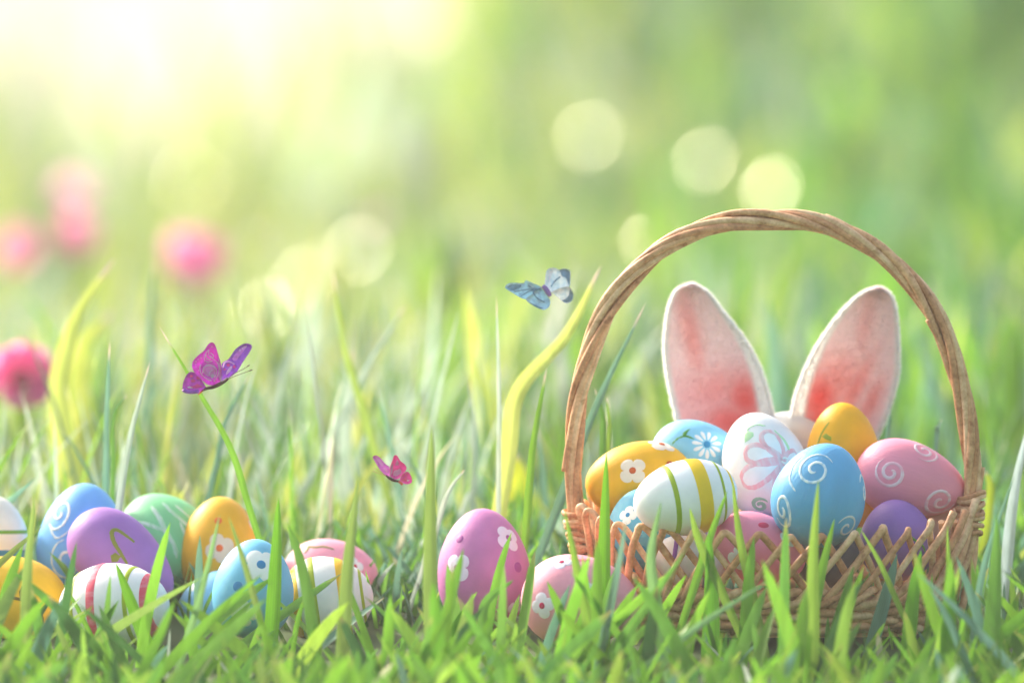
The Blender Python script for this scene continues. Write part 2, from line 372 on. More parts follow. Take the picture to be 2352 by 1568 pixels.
GF = 'tall blades standing out of the front grass'; GB = 'tall blades standing behind the eggs'
TIP = (0.8, .62, .55)
for a in [
    ([(618, 1540), (630, 1350), (640, 1143)], 36, (.17, .44, .02), 'bright green upright blade crossing the right edge of the front blue egg', -.055, None),
    ([(1385, 1480), (1388, 1250), (1393, 1037)], 36, (.17, .44, .02), 'bright green upright blade in front of the orange basket egg beside the handle', -.052, None),
    ([(990, 1560), (988, 1250), (992, 972)], 34, 'olive', 'tall wide upright blade standing left of the mauve pink egg', -.13, None),
    ([(1868, 1440), (1868, 1280), (1880, 1100)], 30, 'lime', 'tall upright blade in front of the blue swirl egg in the basket', -.12, None),
    ([(790, 1450), (800, 1290), (824, 1092)], 34, 'olive', 'pale upright blade over the yellow striped egg of the left group', -.12, None),
    ([(1362, 1480), (1330, 1330), (1296, 1165)], 28, 'lime', 'blade leaning left across the binding of the basket handle', -.11, None),
    ([(1370, 1560), (1450, 1440), (1572, 1268)], 34, 'mid', 'broad dark blade leaning right between pink egg and basket', -.14, None),
    ([(1440, 1568), (1600, 1440), (1790, 1318)], 20, (.24, .44, .20), 'long pale blue green blade lying diagonally below the basket', -.16, -.17),
    ([(1632, 1500), (1634, 1380), (1628, 1212)], 46, (.11, .32, .02), 'broad dark green upright blade before the middle of the basket', -.075, None),
    ([(1600, 1330), (1636, 1220), (1671, 1126)], 20, 'fresh', 'slim blade leaning right over the striped basket egg', -.07, None),
    ([(1645, 1330), (1605, 1240), (1584, 1165)], 24, 'lime', 'short bright blade leaning left over the yellow band of the striped basket egg', -.075, None),
    ([(1725, 1350), (1700, 1240), (1682, 1105)], 22, 'lime', 'narrow bright blade leaning left before the pink dotted basket egg', -.07, None),
    ([(1510, 1400), (1495, 1280), (1519, 1150)], 28, (.26, .48, .17), 'blurred pale blade before the left part of the striped basket egg', -.12, None),
    ([(1870, 1400), (1890, 1300), (1917, 1190)], 26, 'fresh', 'bright blade leaning right below the blue swirl egg in the basket', -.075, None),
    ([(2060, 1380), (2020, 1290), (1977, 1215)], 14, 'lime', 'thin blade leaning left across the lattice by the purple egg', -.075, None),
    ([(2090, 1440), (2100, 1350), (2116, 1262)], 34, (.14, .38, .02), 'wide pointed blade in front of the right basket weave', -.085, None),
    ([(2165, 1450), (2178, 1330), (2176, 1205)], 18, 'lime', 'narrow upright blade before the right end of the basket lattice', -.075, None),
    ([(265, 1290), (300, 1380), (345, 1500)][::-1], 34, (.17, .42, .02), 'bright broad blade leaning left across the red striped egg', -.06, None),
    ([(200, 1440), (175, 1390), (145, 1340)], 12, 'fresh', 'thin curved blade at the left of the red striped egg', -.05, None),
    ([(420, 1500), (470, 1330), (505, 1180)], 18, (.26, .48, .17), 'thin pale blade rising before the orange flower egg of the left group', -.12, None),
    ([(600, 1430), (560, 1290), (525, 1185)], 17, 'olive', 'thin olive blade leaning left over the front blue egg', -.12, None),
    ([(60, 1500), (62, 1330), (80, 1130)], 30, 'olive', 'broad pale blade at the far left in front of the banded white egg', -.12, None),
    ([(1140, 1560), (1110, 1400), (1180, 1330)], 24, 'mid', 'short bent blade below the mauve pink egg', -.1, None),
    ([(2235, 1480), (2260, 1300), (2330, 1090)], 20, 'blue', 'long thin blue green blade leaning right beside the basket', -.1, None),
    ([(2275, 1480), (2285, 1350), (2290, 1185)], 42, 'mid', 'broad dark rounded blade at the right edge beside the basket', -.13, None),
]:
    leaf_blade('grass_blade', a[0], a[1], a[2], a[3], y=a[4], y2=a[5], group=GF, twist=rnd.uniform(-.5, .5), face=rnd.uniform(-.3, .3))
for a in [
    ([(170, 1160), (140, 1000), (138, 860), (180, 720), (266, 590)], 60, (.66, .74, .16), 'broad yellow green leaf curving right at the far left', .30, 'leaf'),
    ([(205, 1120), (185, 930), (190, 800), (262, 712)], 62, (.68, .74, .13), 'wide yellow leaf behind the curving leaf at the far left', .55, 'leaf'),
    ([(243, 1130), (245, 960), (252, 783)], 17, 'blue', 'straight grey green blade above the blue swirl egg on the left', .10, None),
    ([(272, 1170), (300, 1000), (345, 828)], 17, 'pale', 'slim pale blade leaning right above the purple egg on the left', .06, None),
    ([(260, 1090), (262, 960), (293, 905)], 12, 'mid', 'small curved blade between the two slim blades on the left', .12, None),
    ([(577, 1180), (530, 1030), (460, 905), (364, 747)], 17, 'fresh', 'long arching blade that the purple butterfly sits on', .035, None),
    ([(500, 1050), (520, 960), (576, 858)], 15, 'blue', 'grey blade tip behind the purple butterfly antennae', .16, None),
    ([(1145, 1120), (1146, 900), (1140, 675)], 13, 'pale', 'tall straight thin blade left of the blue butterfly leaf', .09, None),
    ([(1165, 1060), (1190, 900), (1300, 770), (1382, 608)], 42, (.68, .76, .18), 'yellow green leaf arching right under the blue butterfly', .12, 'leaf'),
    ([(1212, 1170), (1225, 1020), (1256, 842)], 20, 'fresh', 'dark edged upright blade left of the basket handle', .07, None),
    ([(1290, 1140), (1370, 930), (1484, 693)], 24, 'blue', 'long grey green blade leaning right behind the basket handle', .09, None),
    ([(1385, 1030), (1385, 960), (1366, 890)], 18, 'mid', 'short dark blade just inside the left side of the handle', .085, None),
    ([(1398, 1020), (1400, 970), (1393, 910)], 10, 'lime', 'tiny lit blade beside the short dark blade inside the handle', .088, None),
    ([(885, 1120), (840, 960), (790, 790), (764, 618)], 24, (.36, .5, .10), 'tall leaning blade above the gap between the egg groups', .26, None),
    ([(700, 1120), (840, 850), (935, 695)], 19, 'pale', 'pale blade leaning right above the left egg group', .28, None),
    ([(800, 1160), (795, 960), (808, 800)], 40, 'pale', 'wide pale grey green blade in the middle of the meadow', .34, 'leaf'),
    ([(1085, 1150), (1090, 1020), (1077, 862)], 16, 'pale', 'hazy thin blade left of the tall straight blade', .22, None),
    ([(345, 1000), (345, 760), (356, 592)], 20, 'blue', 'blurred grey blade below the pink blossom on the left', .45, None),
    ([(620, 1050), (650, 860), (680, 740)], 18, 'pale', 'blurred pale blade right of the purple butterfly', .35, None),
    ([(1000, 1220), (1030, 1130), (1068, 1077)], 14, 'pale', 'short silvery blade left of the mauve pink egg top', .07, None),
    ([(2310, 1310), (2330, 1130), (2365, 960)], 30, (.5, .62, .62), 'wide silvery blade at the right edge of the photo', .06, None),
    ([(2255, 1280), (2275, 1130), (2262, 1080)], 26, (.5, .62, .04), 'yellow lit blade right of the basket handle', .16, None),
    ([(2037, 1010), (2043, 960), (2035, 895)], 12, 'blue', 'small grey green blade right of the right bunny ear', .10, None),
    ([(2150, 1020), (2152, 985), (2163, 962)], 12, 'blue', 'small blunt blade above the pink swirl egg', .12, None),
    ([(400, 1120), (380, 980), (345, 880)], 84, (.72, .74, .14), 'large glowing yellow leaf behind the green egg', .8, 'leaf'),
    ([(1200, 1190), (1190, 1110), (1185, 1040)], 85, (.78, .80, .06), 'short glowing yellow leaf behind the mauve pink egg', .35, 'leaf'),
]:
    leaf_blade('broad_leaf' if a[5] else 'grass_blade', a[0], a[1], a[2], a[3], cat=a[5] or 'blade of grass', y=a[4], y2=a[4] + rnd.uniform(-.01, .02), group=GB,
               twist=rnd.uniform(-.4, .4), face=rnd.uniform(-.3, .3), tip=TIP, taper=2.8 if a[5] else 3)

# ------------------------------------------------------------------ eggs
class Egg: pass
def egg_profile(t, a, b, k):
    """t 0..pi from the blunt to the pointed end: axial position and radius"""
    return -a * math.cos(t), b * math.sin(t) * (1 + k * math.cos(t))
def make_egg(px, py, a, b, ang, y, mat, label, pitch=0.0, k=.13, group='painted eggs', roll=0.0):
    s = (DIST + y) / DIST; A, Bm = a * K * s, b * K * s
    nt_, nr = 40, 56; vs = []; fs = []
    for i in range(1, nt_):
        zc, r = egg_profile(math.pi * i / nt_, A, Bm, k)
        for j in range(nr):
            p = 2 * math.pi * j / nr; vs.append((r * math.cos(p), r * math.sin(p), zc))
    vs += [(0, 0, -A), (0, 0, A)]; lo, hi = len(vs) - 2, len(vs) - 1
    for i in range(nt_ - 2):
        for j in range(nr):
            fs.append((i * nr + j, i * nr + (j + 1) % nr, (i + 1) * nr + (j + 1) % nr, (i + 1) * nr + j))
    for j in range(nr):
        fs.append((lo, (j + 1) % nr, j)); q = (nt_ - 2) * nr; fs.append((hi, q + j, q + (j + 1) % nr))
    me = bpy.data.meshes.new('egg'); me.from_pydata(vs, [], fs); me.update()
    me.polygons.foreach_set('use_smooth', np.ones(len(fs), dtype=bool))
    o = bpy.data.objects.new('painted_egg', me); COL.objects.link(o); me.materials.append(mat)
    d = Vector((math.cos(R(ang)) * math.cos(R(pitch)), -math.sin(R(pitch)), math.sin(R(ang)) * math.cos(R(pitch))))
    q = Vector((0, 0, 1)).rotation_difference(d)
    M = Matrix.Translation(P(px, py, y)) @ q.to_matrix().to_4x4() @ Matrix.Rotation(R(roll), 4, 'Z')
    o.matrix_world = M
    tag(o, label, 'egg', group)
    e = Egg(); e.o = o; e.M = M; e.A = A; e.B = Bm; e.k = k; e.sc = K * s
    e.bvh = BVHTree.FromPolygons([M @ Vector(v) for v in vs], fs); e.c = P(px, py, y)
    return e

def frame_at(e, px, py):
    """the point of the egg seen at this place, with a tangent frame (u right, v up)"""
    o = cam.location; d = (P(px, py, e.c.y) - o).normalized()
    h = e.bvh.ray_cast(Vector(o), d)
    if h[0] is None: loc, nn, _, _ = e.bvh.find_nearest(P(px, py, e.c.y))
    else: loc, nn = h[0], h[1]
    if nn.dot(loc - e.c) < 0: nn = -nn
    v = Vector((0, 0, 1)); v = v - nn * v.dot(nn)
    if v.length < .2: v = Vector((0, 1, 0)) - nn * nn.y
    v.normalize(); u = v.cross(nn); u.normalize()
    if u.x < 0: u = -u
    return loc, nn, u, v
def on_egg(e, fr, a, b, lift):
    loc, nn, u, v = fr
    q = loc + (u * a + v * b) * e.sc
    n2 = e.bvh.find_nearest(q); n2 = e.bvh.find_nearest(n2[0] + (q - n2[0]) * .25)
    nor = n2[1]
    if nor.dot(n2[0] - e.c) < 0: nor = -nor
    return n2[0] + nor * lift
def mark_obj(e, name, vs, fs, mat, smooth=True):
    Mi = e.M.inverted()
    me = bpy.data.meshes.new(name); me.from_pydata([Mi @ v for v in vs], [], fs); me.update()
    me.polygons.foreach_set('use_smooth', np.ones(len(fs), dtype=bool))
    o = bpy.data.objects.new(name, me); COL.objects.link(o); o.parent = e.o; me.materials.append(mat)
    return o
def blob(e, name, fr, outline, mat, lift=.00022, rings=5, cx=0, cy=0):
    n = len(outline); vs = [on_egg(e, fr, cx, cy, lift)]; fs = []
    for r in range(1, rings + 1):
        for (a, b) in outline: vs.append(on_egg(e, fr, cx + (a - cx) * r / rings, cy + (b - cy) * r / rings, lift if r < rings else 0.00002))
    for j in range(n): fs.append((0, 1 + j, 1 + (j + 1) % n))
    for r in range(rings - 1):
        for j in range(n):
            p, q = 1 + r * n + j, 1 + r * n + (j + 1) % n; fs.append((p, p + n, q + n, q))
    return mark_obj(e, name, vs, fs, mat)
def stroke(e, name, fr, pts, width, mat, lift=.00025, n=40, taper=True, wf=None):
    """painted line; pts in photo units round the frame's point"""
    c = catmull([(p[0], p[1], 0) for p in pts], n); vs = []; fs = []; m = 5
    for i, p in enumerate(c):
        t = i / n; d = c[min(i + 1, n)] - c[max(i - 1, 0)]; L = math.hypot(d.x, d.y) or 1; nx, ny = -d.y / L, d.x / L
        w_ = width * (wf(t) if wf else ((min(1, t * 8) * min(1, (1 - t) * 6)) ** .5 if taper else 1)) * (1 + .12 * math.sin(i * 1.7) * .5)
        for j in range(m):
            uu = (j / (m - 1) - .5) * w_
            vs.append(on_egg(e, fr, p.x + nx * uu, p.y + ny * uu, lift if 0 < j < m - 1 else .00002))
    for i in range(n):
        for j in range(m - 1): a = i * m + j; fs.append((a, a + 1, a + m + 1, a + m))
    return mark_obj(e, name, vs, fs, mat)
def flower4(e, px, py, r, mat, cmat, rot=0, sq=(1, 1), lobes=4, cr=.27):
    fr = frame_at(e, px, py); ol = []
    for i in range(64):
        t = 2 * math.pi * i / 64; rr = r * (.60 + .40 * abs(math.cos(lobes / 2 * (t - R(rot)))) ** .55)
        ol.append((rr * math.cos(t) * sq[0], rr * math.sin(t) * sq[1]))
    blob(e, 'painted_flower', fr, ol, mat, rings=6)
    dot(e, px, py, r * cr, cmat, lift=.0005, sq=sq, name='flower_centre')
def dot(e, px, py, r, mat, lift=.00025, sq=(1, 1), name='painted_dot'):
    fr = frame_at(e, px, py)
    blob(e, name, fr, [(r * math.cos(i * math.pi / 12) * sq[0], r * math.sin(i * math.pi / 12) * sq[1]) for i in range(24)], mat, lift=lift, rings=3)
def spiral(e, px, py, r, mat, turns=2.0, width=9, rot=0, dirn=1, sq=(1, 1), tail=None, name='painted_swirl'):
    fr = frame_at(e, px, py); pts = []
    N = 26
    for i in range(N + 1):
        t = i / N; a = R(rot) + dirn * 2 * math.pi * turns * t; rr = r * (.10 + .90 * t)
        pts.append((rr * math.cos(a) * sq[0], rr * math.sin(a) * sq[1]))
    if tail: pts += tail
    stroke(e, name, fr, pts, width, mat, n=80)
def band(e, t0, t1, mat, name='painted_band', lift=.0002, wob=0):
    nr = 96; m = 5; vs = []; fs = []
    for i in range(m + 1):
        for j in range(nr):
            p = 2 * math.pi * j / nr
            t = t0 + (t1 - t0) * i / m + (wob * math.sin(3 * p + t0 * 9) if i in (0, m) else 0)
            z, r = egg_profile(t, e.A, e.B, e.k); r += lift if 0 < i < m else .00002
            vs.append(e.M @ Vector((r * math.cos(p), r * math.sin(p), z)))
    for i in range(m):
        for j in range(nr): fs.append((i * nr + j, i * nr + (j + 1) % nr, (i + 1) * nr + (j + 1) % nr, (i + 1) * nr + j))
    mark_obj(e, name, vs, fs, mat)

WHITE_P = PM('#f0ece6', .88); OFFW = PM('#f4efe0', .85, brush=True, semi='#6fb0f0')
GL = 'painted eggs lying in the grass on the left'; GR = 'painted eggs in the wicker basket'
YG = PM('#a9b81c', .8); DOTB = PM('#1f86bd', .8)
# --- left group
e = make_egg(-14, 1246, 108, 82, 90, .085, PM('#efe6d4', .85), 'cream egg with green and blue bands cut off by the left edge', group=GL)
band(e, 1.77, 1.85, PM('#6fa51a', .8)); band(e, 1.20, 1.43, PM('#2a7fb0', .75, brush=True)); band(e, .86, .92, PM('#6fa51a', .8))
e = make_egg(28, 1392, 132, 118, 150, .035, PM('#fbb417', .9), 'orange egg with a brown vine at the lower left corner', group=GL)
fr = frame_at(e, 60, 1400); vm = PM('#8a6a1c', .6)
stroke(e, 'painted_vine', fr, [(-50, 30), (-25, 28), (5, 18), (28, 2), (44, -28), (40, -48)], 8, vm)
blob(e, 'painted_leaf', fr, [(-8, 62), (-16, 45), (-14, 28), (-6, 20), (2, 30), (3, 45), (-2, 55)], vm, cx=-7, cy=38)
e = make_egg(190, 1245, 136, 104, 86, .085, PM('#6fb0f0', .82, brush=True), 'tall light blue egg with cream swirls behind the purple egg', group=GL, k=-.15 * -1)
spiral(e, 138, 1178, 44, OFFW, 1.5, 6, rot=40, dirn=-1, sq=(.72, 1), tail=[(5, -62), (32, -50), (52, -18), (58, 0)])
spiral(e, 150, 1290, 54, OFFW, 1.55, 6.5, rot=-70, dirn=-1, sq=(.85, 1))
e = make_egg(281, 1282, 140, 88, -38, .045, PM('#a06cb8', .85), 'purple egg with an olive vine leaning behind the red striped egg', group=GL, k=.22)
fr = frame_at(e, 268, 1250); vn = PM('#8c8f2e', .7)
stroke(e, 'painted_vine', fr, [(24, -46), (10, -22), (-6, 6), (-10, 30), (2, 37), (22, 24), (44, 8)], 9, vn, wf=lambda t: .7 + .5 * math.sin(t * 3.1))
blob(e, 'painted_leaf', fr, [(-4, -18), (-16, -26), (-14, -44), (0, -42), (10, -28)], vn, cx=-4, cy=-32)
e = make_egg(378, 1252, 125, 114, 120, .10, PM('#7fcb8f', .85, brush=True), 'pale green egg with white brush streaks behind the purple egg', group=GL)
fr = frame_at(e, 375, 1200); sm = PM('#cfe3cf', .85, brush=True, semi='#7fcb8f')
for pts, w_ in (([(-30, 52), (-12, 20), (5, -20), (28, -60), (36, -100)], 11), ([(-70, 10), (-35, -2), (5, -22)], 9), ([(-2, 66), (20, 34), (52, 6), (80, -12)], 10),
              ([(32, 62), (56, 40), (84, 22)], 8), ([(40, 5), (52, -25), (60, -50)], 7)):
    stroke(e, 'painted_streak', fr, pts, w_, sm)
e = make_egg(505, 1262, 122, 94, 88, .085, PM('#fcac22', .9), 'orange egg with pale flowers standing behind the front blue egg', group=GL)
pk = PM('#f6cdb8', .9); og = PM('#ee6a2c', .85)
dot(e, 501, 1195, 9, og); flower4(e, 504, 1258, 36, pk, og, rot=20); flower4(e, 583, 1205, 30, pk, og, rot=0)
e = make_egg(496, 1396, 92, 82, 60, .06, PM('#86c6e4', .85), 'small pale blue egg half hidden left of the front blue egg', group=GL)
flower4(e, 452, 1340, 22, WHITE_P, DOTB)
e = make_egg(582, 1352, 115, 93, 85, -.005, PM('#6fbcdb', .85), 'front blue egg with white flowers in the left group', group=GL)
flower4(e, 600, 1296, 46, WHITE_P, DOTB, rot=35); dot(e, 546, 1346, 12, DOTB); dot(e, 640, 1400, 11, DOTB); flower4(e, 560, 1410, 34, WHITE_P, DOTB)
e = make_egg(757, 1328, 112, 92, 5, .08, PM('#f49cae', .88), 'pink egg with an olive vine behind the yellow striped egg', group=GL)
fr = frame_at(e, 720, 1260); stroke(e, 'painted_vine', fr, [(-20, -14), (-14, 2), (-16, 10), (2, 6), (22, 12), (50, 10)], 7, vn)
flower4(e, 815, 1300, 24, WHITE_P, PM('#cf1d4c', .8))
e = make_egg(752, 1378, 106, 102, 8, .025, PM('#eee6dd', .88), 'white egg with yellow and green stripes in the left group', group=GL)
band(e, .72, .94, PM('#f2b81e', .85)); band(e, 1.24, 1.37, YG); band(e, 1.84, 2.04, PM('#f2b81e', .85)); band(e, 2.4, 2.5, YG)
e = make_egg(262, 1398, 132, 106, 6, -.01, PM('#e9e4e4', .9), 'white egg with red and green stripes at the front left', group=GL, k=.05, pitch=20)
red = PM('#e8506a', .85, brush=True, semi='#f4a0ac')
band(e, .96, 1.06, YG); band(e, 1.36, 1.52, red); band(e, 2.02, 2.10, YG); band(e, 2.34, 2.58, red)
# --- the two in the middle
GM = 'painted eggs in the middle of the grass'
e = make_egg(1111, 1308, 141, 107, 92, .035, PM('#c878b0', .85), 'mauve pink egg with white flowers standing alone left of the basket', group=GM)
mg = PM('#a9489a', .8); fw = PM('#ead7e8', .92)
dot(e, 1056, 1237, 10, mg); flower4(e, 1050, 1303, 36, fw, mg, rot=45); flower4(e, 1168, 1235, 34, fw, mg, rot=25)
dot(e, 1190, 1302, 12, mg); flower4(e, 1186, 1395, 28, fw, mg)
e = make_egg(1332, 1380, 136, 106, -4, -.025, PM('#ef9aae', .88), 'pink egg with a white flower lying in front of the basket', group=GM)
flower4(e, 1362, 1366, 40, fw, PM('#d11a58', .8), rot=48); flower4(e, 1245, 1390, 32, fw, PM('#d11a58', .8), rot=10)
dot(e, 1340, 1285, 16, PM('#e8728e', .85), sq=(1, .5)); flower4(e, 1290, 1290, 26, fw, PM('#d11a58', .8)); 

# --- in the basket
e = make_egg(1468, 1102, 124, 88, 8, .035, PM('#f6ad17', .9), 'orange egg with a pale flower at the left of the basket', group=GR, k=-.05)
pf = PM('#f7d5c3', .92); oc = PM('#c9541a', .85)
flower4(e, 1453, 1080, 34, pf, oc, rot=45); flower4(e, 1520, 1020, 34, pf, oc, rot=30); dot(e, 1540, 1068, 11, oc)
e = make_egg(1484, 1218, 98, 92, 100, .012, PM('#62b4d0', .8), 'blue egg low at the left under the striped egg in the basket', group=GR)
flower4(e, 1442, 1182, 24, WHITE_P, DOTB); dot(e, 1475, 1262, 10, DOTB); flower4(e, 1520, 1290, 22, WHITE_P, DOTB)
e = make_egg(1574, 1143, 123, 87, -170, -.022, PM('#f2ecee', .9), 'white egg with yellow and green stripes in front in the basket', group=GR, pitch=15, k=.07)
yl = PM('#f4c218', .9); gr_ = PM('#9db41c', .8)
band(e, .50, .62, yl); band(e, .88, .95, gr_); band(e, 1.22, 1.50, yl); band(e, 1.86, 1.96, gr_)
e = make_egg(1602, 1042, 106, 76, -8, .052, PM('#86cbe8', .85), 'light blue egg with a white daisy behind the left ear base in the basket', group=GR)
fr = frame_at(e, 1624, 1020)
for i in range(11):
    a = 2 * math.pi * i / 11 + .1; ol = []
    for j in range(14):
        t = 2 * math.pi * j / 14; lx = 24 + 12.5 * math.cos(t); ly = 4.6 * math.sin(t) * (1 + .35 * math.cos(t))
        ol.append((lx * math.cos(a) - ly * math.sin(a), lx * math.sin(a) + ly * math.cos(a)))
    blob(e, 'daisy_petal', fr, ol, PM('#e4f1f6', .95), rings=2, cx=24 * math.cos(a), cy=24 * math.sin(a))
dot(e, 1624, 1020, 8.5, DOTB, name='flower_centre')
vg = PM('#4c9a36', .75)
stroke(e, 'painted_vine', fr, [(-96, 10), (-72, 24), (-50, 26), (-28, 14)], 5, vg)
blob(e, 'painted_leaf', fr, [(-58, 27), (-56, 38), (-46, 46), (-34, 50), (-42, 40), (-48, 28)], vg, cx=-50, cy=36)
e = make_egg(1756, 1070, 126, 99, 108, .03, PM('#edeaea', .9), 'large white egg with a pink outlined flower in the middle of the basket', group=GR, k=.12)
fr = frame_at(e, 1762, 1060); pp = PM('#eeb0b8', .9, brush=True, semi='#edeaea'); lw = 13
def petal(ax, ay, dx, dy, wd):
    L = math.hypot(dx, dy); nx, ny = -dy / L, dx / L
    pts = []
    for t, s in ((0, .05), (.35, .35), (.75, .5), (1.0, .32), (1.06, 0), (1.0, -.32), (.75, -.5), (.35, -.35), (0, -.05)):
        pts.append((ax + dx * t + nx * wd * s, ay + dy * t + ny * wd * s))
    stroke(e, 'painted_petal', fr, pts, lw, pp, n=56, taper=False)
cx_, cy_ = 42, 6
petal(cx_, cy_, -40, 72, 50); petal(cx_, cy_, -92, 18, 46); petal(cx_, cy_, -110, -58, 54); petal(cx_, cy_, 60, 22, 40); petal(cx_, cy_, -8, -70, 34)
stroke(e, 'flower_centre', fr, [(34, 4), (44, -2), (54, 6), (46, 12), (38, 8)], 7, WHITE_P, n=20, lift=.0006)
lg = PM('#b8e0b0', .9, brush=True)
blob(e, 'painted_leaf', fr, [(-58, 92), (-66, 76), (-60, 50), (-44, 58), (-34, 68), (-36, 80), (-48, 84)], lg, cx=-50, cy=70)
stroke(e, 'painted_vine', fr, [(-58, 90), (-44, 104), (-22, 110), (4, 106)], 6, lg)
stroke(e, 'painted_vine', fr, [(28, 94), (50, 74), (62, 52), (66, 34)], 9, lg)
spiral(e, 1746, 1160, 21, PM('#8cc6a4', .85, brush=True), 1.5, 10, rot=200, dirn=-1)
e = make_egg(1936, 1032, 108, 83, 91, .056, PM('#f7a90c', .92), 'orange yellow egg standing at the back of the basket before the right ear', group=GR)
vo = PM('#9aa326', .8); fr = frame_at(e, 1885, 1000)
stroke(e, 'painted_vine', fr, [(-6, -24), (2, 6), (14, 36)], 5, vo); blob(e, 'painted_leaf', fr, [(4, -2), (14, 6), (30, -2), (32, -12), (16, -8)], vo, cx=18, cy=-3)
for q in ((1870, 1030), (1884, 1026), (1862, 1036)): dot(e, q[0], q[1], 4.5, pf, sq=(1, 1.6))
e = make_egg(1883, 1136, 121, 107, 72, -.018, PM('#5eaede', .78, brush=True, bump=.6), 'large blue egg with white swirls at the front of the basket', group=GR, k=.14)
sw = PM('#dfe9f2', .9, brush=True, bump=.5, semi='#5eaede')
spiral(e, 1872, 1078, 50, sw, 1.75, 7, rot=-60, dirn=-1, sq=(.95, 1))
stroke(e, 'painted_swirl', frame_at(e, 1868, 1078), [(-46, 48), (-62, 18), (-62, -22), (-42, -56)], 7, sw, n=24)
spiral(e, 1796, 1170, 50, sw, 1.6, 8, rot=60, dirn=-1, sq=(.62, 1)); spiral(e, 1945, 1212, 34, PM('#c9cfd2', .9), 1.4, 6, rot=20)
spiral(e, 1985, 1125, 40, sw, 1.2, 8, rot=80, sq=(.7, 1))
e = make_egg(2092, 1103, 130, 88, -14, .034, PM('#f093ab', .84, brush=True, bump=.5), 'large pink egg with white swirls at the right of the basket', group=GR, k=.2, roll=40)
ps = PM('#f4ccd4', .9, brush=True, bump=.4, semi='#f093ab')
spiral(e, 2046, 1084, 40, ps, 1.9, 8, rot=80, dirn=-1); spiral(e, 2124, 1034, 38, ps, 1.9, 7, rot=180, dirn=-1, sq=(1, .95)); spiral(e, 2160, 1152, 44, ps, 1.8, 8, rot=60, dirn=1, sq=(1, 1))
e = make_egg(2060, 1240, 94, 87, 95, .012, PM('#8a64b0', .78), 'purple egg behind the right hand lattice of the basket', group=GR)
fr = frame_at(e, 2110, 1245); stroke(e, 'painted_vine', fr, [(-30, 22), (-10, 6), (10, -6), (22, -24)], 6, vg)
e = make_egg(1742, 1262, 112, 82, -18, -.008, PM('#f08aa2', .88), 'pink egg with red dots behind the front lattice of the basket', group=GR)
rd = PM('#d8315c', .85); dot(e, 1754, 1205, 11, rd, sq=(1.2, .8)); flower4(e, 1700, 1282, 32, WHITE_P, rd); flower4(e, 1812, 1232, 26, WHITE_P, rd); dot(e, 1690, 1325, 10, rd)
e = make_egg(1730, 1235, 80, 62, 160, .02, PM('#b9a6dc', .85), 'lavender dotted egg peeking out between white egg and pink egg', group=GR)
dot(e, 1722, 1182, 6, PM('#8a6cc0', .8), sq=(1.3, .6)); dot(e, 1752, 1184, 6, PM('#8a6cc0', .8), sq=(1.3, .6))
e = make_egg(1582, 1288, 92, 64, 172, -.008, PM('#ece6ea', .88), 'white egg with purple and olive stripes low behind the lattice', group=GR)
band(e, 1.0, 1.15, PM('#8a4bb0', .8)); band(e, 1.30, 1.36, YG); band(e, 1.9, 2.02, PM('#8a4bb0', .8))
make_egg(2150, 1212, 66, 52, 70, .048, PM('#e8b79c', .85), 'small peach egg under the right tip of the pink swirl egg', group=GR)
make_egg(1902, 1282, 74, 66, 20, .005, PM('#5b5560', .6), 'added dark egg for the shade deep in the middle of the basket', group=GR)  # dark paint stands for the shade deep between the eggs
make_egg(1985, 1140, 80, 66, 20, .06, PM('#f0b030', .9), 'small yellow egg hidden under the blue and pink swirl eggs', group=GR)
make_egg(1620, 1200, 80, 66, 20, .06, PM('#c9b0e0', .9), 'small lilac egg at the back bottom of the basket', group=GR)

# ------------------------------------------------------------------ wicker basket
def wicker(name, c1, c2):
    m, n, b = nodes_mat(name)
    no = add_noise(n, 130, 5); no2 = add_noise(n, 700, 3)
    ad = n.nodes.new('ShaderNodeMath'); ad.operation = 'MULTIPLY_ADD'; ad.inputs[1].default_value = .4
    n.links.new(no2.outputs[0], ad.inputs[0]); mm = n.nodes.new('ShaderNodeMath'); mm.operation = 'MULTIPLY'; mm.inputs[1].default_value = .7
    n.links.new(no.outputs[0], mm.inputs[0]); n.links.new(mm.outputs[0], ad.inputs[2])
    n.links.new(ramp_between(n, ad.outputs[0], c1, c2, .32, .72), b.inputs['Base Color'])
    kn = add_noise(n, 170, 2); km = n.nodes.new('ShaderNodeMix'); km.data_type = 'RGBA'; km.blend_type = 'MULTIPLY'; km.inputs[0].default_value = 1
    n.links.new(b.inputs['Base Color'].links[0].from_socket, km.inputs[6]); n.links.new(ramp_between(n, kn.outputs[0], (.66, .52, .42, 1), (1, 1, 1, 1), .28, .40), km.inputs[7]); n.links.new(km.outputs[2], b.inputs['Base Color'])
    b.inputs['Roughness'].default_value = .55; b.inputs['Specular IOR Level'].default_value = .3
    bp = n.nodes.new('ShaderNodeBump'); bp.inputs['Strength'].default_value = .35; bp.inputs['Distance'].default_value = .0005
    n.links.new(no2.outputs[0], bp.inputs['Height']); n.links.new(bp.outputs[0], b.inputs['Normal'])
    return m
WK = [wicker('wicker_light', srgb('#b07246'), srgb('#f4c090')), wicker('wicker_tan', srgb('#9c5f38'), srgb('#e6a878')), wicker('wicker_pale', srgb('#c08858'), srgb('#f8d0a4'))]

